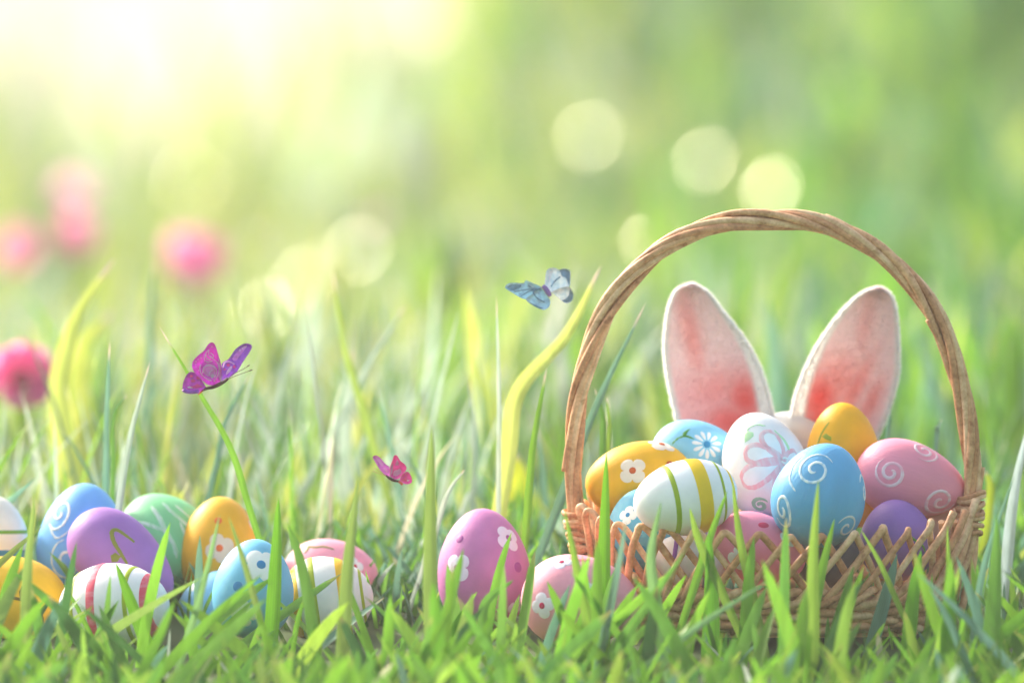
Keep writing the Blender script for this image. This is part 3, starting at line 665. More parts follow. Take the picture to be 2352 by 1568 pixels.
def tube(name, pts, rad, mat, parent, n=None, sides=8, close=False, caps=True, rf=None, smooth_path=True, flat=1.0):
    pts = [Vector(p) for p in pts]
    if close:
        c = pts
    else:
        c = catmull(pts, n or max(8, len(pts) * 3)) if smooth_path else pts
    m = len(c); vs = []; fs = []
    prev = None
    for i, p in enumerate(c):
        d = (c[(i + 1) % m] - c[i - 1]) if close else (c[min(i + 1, m - 1)] - c[max(i - 1, 0)])
        d.normalize()
        if prev is None: u = Vector((0, 1, 0)) if abs(d.y) < .9 else Vector((1, 0, 0))
        else: u = prev
        u = (u - d * u.dot(d)).normalized(); prev = u; v = d.cross(u)
        r = rad * (rf(i / (m - 1)) if rf else 1)
        for j in range(sides):
            a = 2 * math.pi * j / sides; vs.append(p + (u * math.cos(a) * flat + v * math.sin(a)) * r)
    for i in range(m if close else m - 1):
        for j in range(sides):
            a, b = i * sides + j, i * sides + (j + 1) % sides; k2 = ((i + 1) % m) * sides
            fs.append((a, b, k2 + (j + 1) % sides, k2 + j))
    if caps and not close: fs.append(tuple(range(sides))[::-1]); fs.append(tuple((m - 1) * sides + j for j in range(sides)))
    me = bpy.data.meshes.new(name); me.from_pydata(vs, [], fs); me.update()
    me.polygons.foreach_set('use_smooth', np.array([len(f.vertices) == 4 or sides > 8 for f in me.polygons], dtype=bool))
    return link(name, me, mat, parent)

BC = P(1783, 1165, .03); BX, BY = .0935, .072
def bpt(phi, v, out=0.0):
    """basket wall: phi 0 = front, v 0 at the foot of the lattice, 1 at the rim, negative down to the base"""
    zr = BC.z - .0125 * math.cos(phi)
    zb = .0245 - .003 * math.cos(phi); z0 = .006
    if v >= 0: s = .865 + .135 * v ** .8; z = zb + (zr - zb) * v
    else: s = .865 - .115 * (-v); z = zb + (zb - z0) * v
    return Vector((BC.x + (BX * s + out) * math.sin(phi), BC.y - (BY * s + out) * math.cos(phi), z))
basket = thing('wicker_basket', (BC.x, BC.y, .004), 'round wicker basket with a tall twisted handle, full of painted eggs', 'basket')
NP = 38
for k in range(NP):
    ph = 2 * math.pi * (k + .3) / NP + rnd.uniform(-.012, .012); D = .30 + rnd.uniform(-.02, .02); hv = 1 + rnd.uniform(-.04, .05)
    ro = .0021; pts = [bpt(ph - D + D * t, hv * t - .08 * (1 - t), ro + .0004 * math.sin(t * 9 + k)) for t in (0, .25, .5, .75, .93)]
    mat = WK[k % 3]
    cut = 0.98 < ph < 1.45
    if cut:
        pts += [bpt(ph + .02, hv * 1.12, ro)]
        tube('lattice_cane', pts, .0019, mat, basket, n=14)
        pts = [bpt(ph + D * t, hv * (1 - t) - .02, -ro) for t in (-.02, .1, .35, .6, .8, 1)]
        tube('lattice_cane', pts, .0017, mat, basket, n=14)
    else:
        pts += [bpt(ph - .006, hv * .99, ro * .9), bpt(ph + .002, hv * 1.015, ro * .5), bpt(ph + .018, hv * 1.01, -ro * .2)]
        pts += [bpt(ph + .022 + D * t, hv * (1 - t) - .08 * t, -ro) for t in (.1, .35, .6, .8, 1)]
        tube('lattice_cane', pts, .00175 * rnd.uniform(.92, 1.1), mat, basket, n=30)
# braided border at the foot of the lattice and woven rows down to the base
for s in range(3):
    pts = []
    for i in range(150):
        ph = 2 * math.pi * i / 150; a = ph * 13 + s * 2.094
        p = bpt(ph, -.02, .0035 * math.cos(a)); p.z += .0035 * math.sin(a) + .0015; pts.append(p)
    tube('border_braid', pts, .0021, WK[s], basket, close=True, sides=7)
NS = 30
for r_ in range(6):
    pts = []
    for i in range(180):
        ph = 2 * math.pi * i / 180
        p = bpt(ph, -.22 - .135 * r_, .0018 * math.sin(ph * NS / 2 + r_ * math.pi) + .0006 * math.sin(ph * 7 + r_)); p.z += .0006 * math.sin(ph * 5 + r_ * 2); pts.append(p)
    tube('woven_row', pts, .0020, WK[r_ % 3], basket, close=True, sides=7)
for k in range(NS):
    ph = 2 * math.pi * (k + .5) / NS; tube('stake', [bpt(ph, v) for v in (.0, -.3, -.6, -1)], .0016, WK[k % 3], basket, n=6, sides=6)
bs = [bpt(2 * math.pi * i / 60, -1, -.001) for i in range(60)]
me = bpy.data.meshes.new('base'); nb = len(bs)
me.from_pydata([v + Vector((0, 0, .003)) for v in bs] + [v - Vector((0, 0, .002)) for v in bs], [], [tuple(range(nb)), tuple(range(nb, 2 * nb))[::-1]] + [(i, i + nb, (i + 1) % nb + nb, (i + 1) % nb) for i in range(nb)])
me.update(); link('base', me, WK[1], basket)
# handle
HP = [(1392, 1420), (1352, 1300), (1330, 1200), (1316, 1080), (1322, 950), (1345, 840), (1392, 720), (1460, 625), (1555, 550), (1670, 510), (1790, 503), (1900, 520), (2010, 575), (2100, 655),
      (2168, 765), (2206, 880), (2228, 1000), (2232, 1100), (2226, 1200), (2210, 1300), (2170, 1420)]
hz0 = BC.z
hp = []
for i, (x, y_) in enumerate(HP):
    z = P(x, y_, .03).z; hp.append(P(x, y_, .03 - max(0, z - hz0) * .10))
hc = catmull(hp, 220)
def handle_offset(i, a, r):
    d = (hc[min(i + 1, 220)] - hc[max(i - 1, 0)]).normalized(); u = Vector((0, 1, 0)); v = d.cross(u).normalized(); u = v.cross(d)
    return hc[i] + (u * math.cos(a) + v * math.sin(a)) * r
NH = 6
for s in range(NH):
    pts = []
    st = 4 + rnd.randint(0, 4)
    for i in range(st, 221 - rnd.randint(0, 6), 2):
        t = i / 220; tw = 2.9 * 2 * math.pi * (t * .5 + .5 * (t * t * (3 - 2 * t)))
        sq_ = 1 - .25 * math.exp(-((t - .13) / .03) ** 2) - .25 * math.exp(-((t - .87) / .03) ** 2)
        fl = 1 + (1.2 if t < .1 else 0) * (.1 - t) / .1 + (1.2 if t > .9 else 0) * (t - .9) / .1
        pts.append(handle_offset(i, 2 * math.pi * s / NH + tw + .25 * math.sin(t * 11 + s * 2), (.0031 + .0006 * math.sin(t * 17 + s * 3)) * sq_ * fl))
    tube('handle_cane', pts, .00175 * rnd.uniform(.85, 1.15), WK[(s * 2) % 3], basket, n=len(pts), sides=9, rf=lambda t: 1 + .08 * math.sin(t * 40 + s))
tube('handle_core', [hc[i] for i in range(4, 217, 4)], .0016, WK[1], basket, n=100)
for s, (i0, rot) in enumerate(((30, .3), (33, 2.2), (120, 1.0), (184, 1.3), (150, 4.0))):      # loose ends on the handle
    pts = [handle_offset(i0 + j, rot + j * .05, .0052 - .0003 * j) for j in range(0, 9, 2)]
    tube('loose_cane_end', pts, .0014, WK[s % 3], basket, n=10)
def wraps(i0, i1, n, rr):
    for q in range(n):
        i = int(i0 + (i1 - i0) * q / (n - 1)); c = hc[i]; d = (hc[i + 1] - hc[i - 1]).normalized(); d = (d + Vector((.25, 0, 0))).normalized()
        u = (Vector((0, 1, 0)) - d * d.y).normalized(); v = d.cross(u)
        pts = [c + (u * math.cos(a) + v * math.sin(a)) * (rr + rnd.uniform(-.0002, .0002)) + d * .0006 * math.sin(a * 2 + q) for a in [2 * math.pi * j / 28 for j in range(28)]]
        tube('binding_wrap', pts, .0013, WK[(q + 1) % 3], basket, close=True, sides=7, flat=.7)
def nearest_idx(px, py):
    p = P(px, py, .03); return min(range(221), key=lambda i: (hc[i] - p).length)
wraps(nearest_idx(1328, 1180), nearest_idx(1350, 1290), 9, .0068)
wraps(nearest_idx(2232, 1140), nearest_idx(2222, 1230), 7, .0066)

# ------------------------------------------------------------------ bunny ears
def plush(name):
    m, n, b = nodes_mat(name)
    at = n.nodes.new('ShaderNodeAttribute'); at.attribute_name = 'tone'
    n.links.new(at.outputs['Color'], b.inputs['Base Color']); b.inputs['Roughness'].default_value = .95
    b.inputs['Sheen Weight'].default_value = .3; b.inputs['Specular IOR Level'].default_value = .1
    tr = n.nodes.new('ShaderNodeBsdfTranslucent'); n.links.new(at.outputs['Color'], tr.inputs[0]); ms = n.nodes.new('ShaderNodeMixShader'); ms.inputs[0].default_value = .45
    n.links.new(b.outputs[0], ms.inputs[1]); n.links.new(tr.outputs[0], ms.inputs[2]); n.links.new(ms.outputs[0], n.nodes['Material Output'].inputs['Surface'])
    no = add_noise(n, 1300, 3); bp = n.nodes.new('ShaderNodeBump'); bp.inputs['Strength'].default_value = .4; bp.inputs['Distance'].default_value = .0008
    n.links.new(no.outputs[0], bp.inputs['Height']); n.links.new(bp.outputs[0], b.inputs['Normal'])
    return m
M_PLUSH = plush('plush_fabric')
FURW = np.array([.93, .92, .91])
def interp_path(pts, n):
    c = catmull([(p[0], p[1], 0) for p in pts], 120)
    L = [0]
    for i in range(120): L.append(L[-1] + (c[i + 1] - c[i]).length)
    out = []
    for k in range(n):
        s = L[-1] * k / (n - 1); i = max(j for j in range(121) if L[j] <= s + 1e-9); i = min(i, 119); f = (s - L[i]) / max(1e-9, L[i + 1] - L[i])
        out.append(c[i].lerp(c[i + 1], f))
    return out
def ear(parent, left, right, ml, mr, y, flip, redspots):
    n = 46; m = 21
    Lp, Rp = interp_path(left, n), interp_path(right, n)
    def surf(i, u, side):
        a, b = Lp[i], Rp[i]; c = a.lerp(b, u * .5 + .5); wd = (b - a).length; t = i / (n - 1)
        e_ = max(0, 1 - abs(u) ** 2.2)
        dep = wd * K * (.10 * e_) if side < 0 else wd * K * (.26 * max(0, 1 - u * u) ** .6)
        # front: lip then a hollow
        if side < 0: yy = y + dep * 1.2 - .0015
        else: yy = y + dep
        if abs(u) >= .999: yy = y
        return P(c.x, c.y, yy - .012 * t + .004 * math.sin(t * 3))
    def grid(us, side, col, off=0.0, i0=0, i1=n):
        vs, cs, fs = [], [], []; mm = len(us)
        for i in range(i0, i1):
            for u in us:
                uu = u(i) if callable(u) else u
                p = surf(i, uu, side); p.y += off; vs.append(p); cs.append(col(i, uu, p))
        rws = i1 - i0
        for i in range(rws - 1):
            for j in range(mm - 1):
                a = i * mm + j; q = (a, a + 1, a + mm + 1, a + mm); fs.append(q if side > 0 else q[::-1])
        return vs, cs, fs
    US = [math.sin((j / (m - 1) * 2 - 1) * math.pi / 2) for j in range(m)]
    white = lambda i, u, p: FURW
    v1, c1, f1 = grid(US, -1, white); v2, c2, f2 = grid(US, 1, white); o = len(v1)
    me = mesh_np('ear', np.array([tuple(v) for v in v1 + v2]), np.array(f1 + [tuple(x + o for x in f) for f in f2]), np.array(c1 + c2))
    eo = link('ear', me, M_PLUSH, parent)
    def pink(i, u, p):
        t = i / (n - 1)
        q = cam_px(p); base = np.array([.99, .75, .78]) * (1 - .0) + np.array([.02, .10, .10]) * t
        k = 0
        for (sx, sy, rx, ry, an, st) in redspots:
            dx, dy = q[0] - sx, q[1] - sy; ca, sa = math.cos(R(an)), math.sin(R(an)); a_, b_ = (dx * ca + dy * sa) / rx, (-dx * sa + dy * ca) / ry
            k = max(k, st * math.exp(-(a_ * a_ + b_ * b_)))
        k = min(1, k * 1.1); c = base * (1 - k) + np.array([.93, .12, .12]) * k
        ed = min(u - ml(i), mr(i) - u); wv = min(1, max(0, (ed - .0) / .10)); wv = wv * wv * (3 - 2 * wv)
        return c * wv + FURW * (1 - wv)
    us = [(lambda i, f=f: ml(i) + (mr(i) - ml(i)) * f) for f in np.linspace(0, 1, 17)]
    v3, c3, f3 = grid(us, -1, pink, off=-.0006, i0=0, i1=n - 1)
    link('ear_lining', mesh_np('lining', np.array([tuple(v) for v in v3]), np.array(f3), np.array(c3)), M_PLUSH, eo)
    # short pile as real slivers
    def pile(count, lens, fn, out, nm):
        vs = np.empty((count, 3, 3)); cs = np.empty((count, 3, 3))
        for q in range(count):
            i = rnd.randint(0, n - 2); u, side = fn(i)
            p = surf(i, u, side).lerp(surf(i + 1, u, side), rnd.random())
            pc = surf(i, 0, side); dirv = Vector((p.x - pc.x, 0, p.z - pc.z)); 
            if dirv.length > 1e-6: dirv.normalize()
            nrm = Vector((0, -1 if side < 0 else 1, 0)) * out[0] + dirv * out[1] * abs(u) ** 2 + Vector((0, 0, out[2])) + Vector((rnd.gauss(0, .35), rnd.gauss(0, .25), rnd.gauss(0, .35)))
            nrm.normalize(); L_ = rnd.uniform(*lens); s = Vector((rnd.gauss(0, 1), 0, rnd.gauss(0, 1))).normalized() * .00016
            vs[q] = [tuple(p - s), tuple(p + s), tuple(p + nrm * L_)]
            c = (pink(i, u, p) if (side < 0 and ml(i) < u < mr(i)) else FURW) * rnd.uniform(.80, 1.14)
            cs[q] = np.clip(c, 0, .97)
        f = np.arange(count * 3).reshape(-1, 3)
        o2 = link(nm, mesh_np(nm, vs.reshape(-1, 3), f, cs.reshape(-1, 3), smooth=False), M_PLUSH, eo); tag(o2, kind='stuff')
    def anyp(i):
        side = -1 if rnd.random() < .8 else 1
        return (rnd.uniform(-.99, .99), side)
    pile(26000, (.0014, .0034), anyp, (.5, .4, .5), 'short_fur')
    pile(7000, (.0014, .0028), lambda i: (rnd.choice([-1, 1]) * rnd.uniform(.93, .999), rnd.choice([-1, 1])), (.2, 1.2, .5), 'edge_fur')
    return eo
def cam_px(p):
    s = (DIST + p.y) / DIST; return (p.x / (K * s) + 1176, 784 - (p.z - ZM) / (K * s))
ears = thing('bunny_ears', P(1810, 1010, .065), 'pair of white plush bunny ears with pink lining rising behind the basket eggs', 'bunny ears')
# rows run from the foot to the tip
ear(ears, [(1590, 1060), (1560, 985), (1540, 905), (1527, 820), (1530, 745), (1543, 690), (1562, 664), (1588, 657)],
    [(1806, 1060), (1782, 985), (1764, 905), (1738, 830), (1700, 768), (1655, 712), (1622, 672), (1592, 657)],
    lambda i: -.96 - .02 * (i / 45), lambda i: .66 + .31 * (i / 45) ** .8, .088, 1,
    [(1712, 918, 46, 62, -12, .85), (1680, 970, 80, 50, 0, .8), (1650, 900, 110, 60, -10, .42), (1590, 780, 24, 110, -12, .38), (1580, 960, 60, 60, 0, .3)])
ear(ears, [(1800, 1060), (1812, 985), (1832, 895), (1868, 812), (1905, 755), (1945, 706), (1985, 674), (2018, 665)],
    [(1990, 1060), (2015, 1005), (2040, 945), (2060, 870), (2062, 790), (2056, 715), (2044, 680), (2024, 665)],
    lambda i: -.66 - .31 * (i / 45) ** .8, lambda i: .96 + .01 * (i / 45), .088, -1,
    [(1884, 918, 44, 66, 14, .9), (1890, 970, 48, 60, 0, .9), (1960, 900, 20, 90, 28, .55), (1925, 880, 60, 70, 30, .45), (2000, 925, 18, 60, 25, .5), (1985, 760, 20, 100, 10, .2)])
bandp = [P(1690 + 12 * i, 1085 - 105 * math.sin(math.pi * i / 20), .092) for i in range(21)]
hb = tube('headband', bandp, .0075, M_PLUSH, ears, n=30, sides=12)
me = hb.data; at = me.color_attributes.new('tone', 'FLOAT_COLOR', 'POINT'); at.data.foreach_set('color', np.tile(np.append(FURW, 1), len(me.vertices)).astype(np.float32))

# ------------------------------------------------------------------ butterflies
def wing(parent, name, pts, y0, hinge, slope, mat, marks=(), thick=.00025):
    """outline in photo units; the wing leaves the body at its hinge and swings away in depth"""
    hx, hy = hinge
    def W(p, off=0): d = math.hypot(p[0] - hx, p[1] - hy); return P(p[0], p[1], y0 + slope * d * K) + Vector((0, off, 0))
    def poly(pp, off, th):
        c = catmull([(p[0], p[1], 0) for p in list(pp) + [pp[0]]], len(pp) * 4)[:-1]
        n = len(c); cx, cy = sum(p.x for p in c) / n, sum(p.y for p in c) / n
        vs, fs = [], []
        for s in (-1, 1):
            base = len(vs); vs.append(W((cx, cy), off + s * th))
            for r in (.5, 1):
                for p in c: vs.append(W((cx + (p.x - cx) * r, cy + (p.y - cy) * r), off + s * th * (1 if r < 1 else .4)))
            for j in range(n):
                j2 = (j + 1) % n; q1 = (base, base + 1 + j, base + 1 + j2); q2 = (base + 1 + j, base + 1 + n + j, base + 1 + n + j2, base + 1 + j2)
                fs += [q1, q2] if s > 0 else [q1[::-1], q2[::-1]]
        nn = 1 + 2 * n
        for j in range(n): j2 = (j + 1) % n; fs.append((1 + n + j, nn + 1 + n + j, nn + 1 + n + j2, 1 + n + j2))
        me = bpy.data.meshes.new(name); me.from_pydata(vs, [], fs); me.update(); me.polygons.foreach_set('use_smooth', np.ones(len(fs), dtype=bool)); return me
    o = link(name, poly(pts, 0, thick), mat, parent)
    for mk in marks:
        mp, mm = mk[0], mk[1]
        if len(mk) > 2:                     # a drawn line
            tube('wing_vein', [W(p, -thick * 1.6) for p in mp], mk[2] * K, mm, o, n=len(mp) * 5, sides=5)
        else: link('wing_patch', poly(mp, 0, thick * 1.5), mm, o)
    return o
def wing_mat(name, h, m=1.4, tr=.3):
    m_, n, b = nodes_mat(name); c = srgb(h, m); no = add_noise(n, 500, 4)
    col = ramp_between(n, no.outputs[0], mulc(c, .72), mulc(c, 1.25)); n.links.new(col, b.inputs['Base Color']); b.inputs['Roughness'].default_value = .38
    t = n.nodes.new('ShaderNodeBsdfTranslucent'); n.links.new(col, t.inputs[0]); ms = n.nodes.new('ShaderNodeMixShader'); ms.inputs[0].default_value = tr
    n.links.new(b.outputs[0], ms.inputs[1]); n.links.new(t.outputs[0], ms.inputs[2]); n.links.new(ms.outputs[0], n.nodes['Material Output'].inputs['Surface']); return m_
def circ(x, y, r, q=1.0): return [(x + r * math.cos(a), y + r * q * math.sin(a)) for a in [i * math.pi / 4 for i in range(8)]]
body_m = PM('#5a2433', .6)
V = .57422
def conv(ox, oy, s): return lambda pts: [((ox + x / s) * V, (oy + y / s) * V) for x, y in pts]
# purple
C = conv(650, 1300, 4.48); y0 = .012
bt = thing('butterfly', P(*C([(950, 1090)])[0], y0), 'purple butterfly with pale scrollwork on its wings, perched on the arching blade', 'butterfly')
mgn, mgd, mgl, pur, hot, lil = wing_mat('wing_magenta', '#cc28b4', 1.7), wing_mat('wing_plum', '#a828a8', 1.6), wing_mat('wing_rose', '#df74c8'), wing_mat('wing_violet', '#9a4ab8'), wing_mat('wing_hot', '#e8268c'), wing_mat('wing_lilac', '#e3b3dc')
def scaled(pts, f):
    cx, cy = sum(p[0] for p in pts) / len(pts), sum(p[1] for p in pts) / len(pts); return [(cx + (x - cx) * f, cy + (y - cy) * f) for x, y in pts]
w1 = [(1040, 1010), (1062, 800), (1045, 690), (985, 480), (940, 350), (880, 310), (815, 350), (740, 460), (620, 560), (540, 660), (535, 770), (590, 870), (690, 970), (800, 1060), (900, 1075)]
wing(bt, 'forewing', C(w1), y0, C([(1000, 1050)])[0], -.35, mgn,
     [(C([(1040, 990), (1055, 800), (1035, 700), (1000, 580), (990, 700), (1005, 850), (990, 960)]), mgl),
      (C([(760, 930), (690, 820), (700, 700), (790, 640), (900, 660), (980, 740), (985, 860), (900, 980), (820, 980)]), mgl),
      (C([(800, 900), (780, 830), (830, 800), (850, 860), (830, 920)]), hot), (C([(860, 960), (840, 880), (900, 840), (940, 900), (900, 985)]), lil)] +
     [(C(l), lil, 1.0) for l in ([(830, 440), (770, 520), (750, 620), (820, 660), (900, 640)], [(830, 440), (830, 540), (900, 600), (980, 670), (1020, 770), (990, 900), (915, 1010)],
      [(860, 500), (910, 540), (900, 590), (850, 550)], [(685, 700), (670, 780), (700, 880), (790, 960), (880, 995)], [(720, 860), (740, 760), (830, 720), (930, 750), (975, 830), (940, 930)],
      [(830, 900), (850, 840), (900, 800)], [(780, 520), (790, 600), (860, 620)])] +
     [(C(circ(x, y, 9)), lil) for x, y in ((600, 655), (595, 700), (600, 750), (650, 810), (690, 585), (885, 385), (640, 610))])
w2 = [(1050, 1000), (1062, 720), (1100, 655), (1190, 600), (1300, 440), (1430, 345), (1530, 328), (1600, 372), (1575, 460), (1440, 660), (1330, 840), (1200, 940), (1100, 990)]
wing(bt, 'forewing', C(w2), y0 + .001, C([(1060, 1000)])[0], .5, pur,
     [(C([(1210, 640), (1290, 520), (1400, 410), (1500, 370), (1490, 430), (1380, 570), (1300, 670)]), mgl), (C([(1130, 900), (1160, 800), (1230, 720), (1260, 740), (1220, 830)]), lil)] +
     [(C(circ(x, y, r)), hot) for x, y, r in ((1180, 715, 36), (1285, 745, 36), (1115, 790, 18))] + [(C(circ(x, y, r)), lil) for x, y, r in ((1390, 455, 24), (1437, 420, 18), (1470, 395, 14), (1500, 380, 11))] +
     [(C([(1085, 760), (1120, 670), (1200, 655), (1290, 700)]), lil, 1.4)])
w3 = [(780, 1110), (720, 1010), (630, 890), (520, 835), (440, 880), (380, 1000), (360, 1100), (375, 1180), (470, 1225), (580, 1230), (650, 1205), (730, 1150)]
wing(bt, 'hindwing', C(w3), y0 - .001, C([(780, 1110)])[0], -.35, mgd,
     [(C([(740, 1110), (640, 1040), (560, 1080), (470, 1100), (440, 1130), (600, 1140)]), hot), (C([(430, 1115), (470, 1090), (560, 1110), (550, 1135), (470, 1130)]), lil)] +
     [(C(circ(x, y, r, .7)), hot) for x, y, r in ((515, 915, 38), (640, 945, 45), (550, 1000, 55))] + [(C([(372, 1150), (420, 1185), (520, 1200), (650, 1190)]), pur, 5)])
tube('body', [P(*p, y0 - .001) for p in C([(1175, 950), (1120, 1000), (1020, 1060), (900, 1110), (800, 1130), (690, 1180)])], 32 / 4.48 * V * K, body_m, bt, n=22, sides=10, rf=lambda t: .75 + .35 * math.sin(t * 3.1) - .45 * max(0, t - .7))
tube('tail', [P(*p, y0 - .001) for p in C([(740, 1150), (690, 1195), (640, 1245)])], 24 / 4.48 * V * K, PM('#d0592a', .8), bt, n=6, rf=lambda t: 1 - .5 * t)
for a in ([(1180, 945), (1300, 860), (1440, 790), (1560, 715)], [(1185, 962), (1320, 905), (1470, 850), (1612, 798)]):
    tube('antenna', [P(*p, y0 - .002) for p in C(a)], 5 / 4.48 * V * K * 1.2, body_m, bt, n=12, sides=6, rf=lambda t: 1 if t < .9 else 2)
# small pink
C = conv(1450, 1780, 7.84); y0 = .02
bt = thing('butterfly', P(*C([(1000, 1100)])[0], y0), 'small hot pink butterfly hovering left of the mauve pink egg', 'butterfly')
hp1, hp2, hp3, hp4 = wing_mat('wing_cerise', '#dc3a94', 1.6), wing_mat('wing_pink', '#e888b8'), wing_mat('wing_red_pink', '#ee4a7c'), wing_mat('wing_orchid', '#c864b4')
w1 = [(870, 985), (858, 700), (930, 500), (980, 345), (1040, 308), (1105, 350), (1190, 490), (1320, 590), (1382, 710), (1350, 810), (1280, 885), (1150, 1040), (1020, 1065), (920, 1015)]
wing(bt, 'forewing', C(w1), y0, C([(920, 1040)])[0], -.35, hp1, [(C([(880, 960), (880, 720), (940, 560), (960, 700), (930, 900)]), hp2),
     (C([(1000, 1010), (940, 900), (980, 780), (1100, 740), (1200, 680), (1250, 800), (1180, 920), (1080, 990)]), hp2), (C([(1010, 650), (1030, 560), (1095, 440), (1150, 560), (1130, 640)]), hp2), (C([(1095, 900), (1090, 820), (1120, 810), (1140, 900)]), hp3)])
w2 = [(860, 985), (848, 690), (780, 625), (700, 560), (560, 400), (450, 325), (370, 325), (322, 390), (440, 600), (560, 790), (720, 930), (800, 975)]
wing(bt, 'forewing', C(w2), y0 + .001, C([(850, 990)])[0], .5, hp4, [(C([(380, 370), (460, 380), (600, 500), (680, 620), (640, 700), (540, 600)]), hp2), (C([(780, 900), (680, 780), (640, 700), (720, 690), (790, 780)]), hp2)])
w3 = [(1150, 1095), (1200, 1000), (1280, 885), (1380, 828), (1460, 860), (1530, 980), (1556, 1090), (1540, 1165), (1460, 1212), (1340, 1215), (1240, 1160)]
wing(bt, 'hindwing', C(w3), y0 - .001, C([(1150, 1095)])[0], -.35, hp1, [(C([(1190, 1100), (1300, 1020), (1400, 1060), (1490, 1080), (1400, 1130), (1280, 1140)]), hp3), (C([(1340, 1110), (1420, 1080), (1490, 1090), (1420, 1125)]), wing_mat('wing_blush', '#f6bcd0'))] +
     [(C(circ(x, y, r)), hp3) for x, y, r in ((1275, 940, 42), (1400, 900, 32), (1360, 1010, 50))])
tube('body', [P(*p, y0 - .001) for p in C([(740, 945), (830, 1020), (950, 1090), (1060, 1120), (1160, 1130)])], 40 / 7.84 * V * K, body_m, bt, n=18, rf=lambda t: .7 + .4 * math.sin(t * 3.1))
tube('tail', [P(*p, y0 - .001) for p in C([(1140, 1130), (1200, 1180), (1260, 1235)])], 40 / 7.84 * V * K, PM('#e0684a', .8), bt, n=6)
for a in ([(740, 940), (560, 840), (370, 705)], [(740, 955), (540, 890), (320, 795)]):
    tube('antenna', [P(*p, y0 - .002) for p in C(a)], 7 / 7.84 * V * K, PM('#b8506a', .7), bt, n=10, sides=5)
# blue
C = conv(1950, 1000, 5.2275); y0 = .035
bt = thing('butterfly', P(*C([(1230, 860)])[0], y0), 'pale grey blue butterfly with a violet body flying beside the basket handle', 'butterfly')
b1, b2, b3, b4 = wing_mat('wing_slate', '#9dbcd4'), wing_mat('wing_sky', '#c4dce8'), wing_mat('wing_dark_slate', '#6f8fa8'), wing_mat('wing_mist', '#a3bed0')
wing(bt, 'forewing', C([(1120, 765), (860, 650), (795, 635), (765, 690), (560, 682), (430, 702), (368, 770), (405, 825), (520, 892), (700, 1000), (830, 1020), (1000, 900)]), y0, C([(1150, 800)])[0], -.4, b1,
     [(C([(400, 770), (500, 720), (640, 715), (740, 730), (700, 800), (560, 850), (470, 840)]), b3), (C([(1060, 800), (900, 700), (830, 690), (820, 780), (900, 880)]), b4)] +
     [(C(l), b3, 1.2) for l in ([(1100, 800), (950, 800), (850, 730)], [(1080, 830), (900, 850), (700, 960)], [(1080, 830), (860, 820), (560, 870)])])
wing(bt, 'hindwing', C([(1115, 765), (1240, 945), (1312, 1050), (1292, 1175), (1205, 1242), (1120, 1238), (960, 1160), (850, 1090), (810, 1015), (950, 900)]), y0 - .001, C([(1150, 800)])[0], -.3, b1,
     [(C([(980, 1060), (1060, 1000), (1180, 1060), (1240, 1130), (1140, 1120), (1040, 1110)]), b4), (C([(850, 1080), (960, 1130), (1110, 1200), (1180, 1215), (1080, 1225), (940, 1150)]), b3), (C([(1100, 800), (960, 870), (1040, 1000), (1200, 1090)]), b3, 1.4)])
wing(bt, 'forewing', C([(1195, 745), (1205, 600), (1235, 430), (1320, 372), (1420, 372), (1500, 412), (1600, 383), (1720, 425), (1735, 560), (1705, 780), (1500, 850), (1330, 880)]), y0 + .001, C([(1250, 850)])[0], .4, b2,
     [(C([(1500, 420), (1600, 392), (1710, 432), (1725, 560), (1705, 740), (1650, 600), (1560, 560), (1515, 500)]), b3), (C([(1330, 760), (1420, 640), (1520, 560)]), b3, 1.8), (C([(1280, 640), (1290, 480), (1370, 430), (1350, 520), (1300, 660)]), wing_mat('wing_white', '#ece6f0'))])
wing(bt, 'hindwing', C([(1330, 880), (1500, 800), (1700, 765), (1780, 880), (1797, 985), (1752, 1072), (1652, 1115), (1560, 1070), (1440, 960)]), y0, C([(1300, 870)])[0], .3, b2,
     [(C([(1720, 810), (1780, 890), (1785, 990), (1740, 1065), (1650, 1100), (1560, 1060), (1640, 1010), (1700, 930)]), b3)])
tube('body', [P(*p, y0 - .002) for p in C([(1150, 745), (1210, 800), (1270, 890), (1315, 965)])], 52 / 5.2275 * V * K, PM('#8a6cb4', .8), bt, n=14, sides=10, rf=lambda t: .75 + .35 * math.sin(t * 3.1))

# ------------------------------------------------------------------ blurred flowers of the meadow
def petal_mat(name, h, m=1.0, rough=.5):
    m_, n, b = nodes_mat(name); c = srgb(h, m); no = add_noise(n, 120, 3); col = ramp_between(n, no.outputs[0], mulc(c, .8), mulc(c, 1.15))
    n.links.new(col, b.inputs['Base Color']); b.inputs['Roughness'].default_value = rough
    t = n.nodes.new('ShaderNodeBsdfTranslucent'); n.links.new(col, t.inputs[0]); ms = n.nodes.new('ShaderNodeMixShader'); ms.inputs[0].default_value = .6
    n.links.new(b.outputs[0], ms.inputs[1]); n.links.new(t.outputs[0], ms.inputs[2]); n.links.new(ms.outputs[0], n.nodes['Material Output'].inputs['Surface']); return m_
STEM = PM('#7c9a3a', .6)
def petal_mesh(L, W, cup, seg=8):
    vs, fs = [], []
    for i in range(seg + 1):
        t = i / seg; w_ = W * math.sin(math.pi * min(1, t * .88 + .08)) ** .7 * .5
        for j in range(5):
            u = j / 2 - 1; vs.append(Vector((w_ * u, 0, 0)) + Vector((0, L * (math.sin(t * cup) / cup), L * ((1 - math.cos(t * cup)) / cup) + abs(u) ** 2 * w_ * .4)))
    for i in range(seg):
        for j in range(4): a = i * 5 + j; fs.append((a, a + 1, a + 6, a + 5))
    return vs, fs
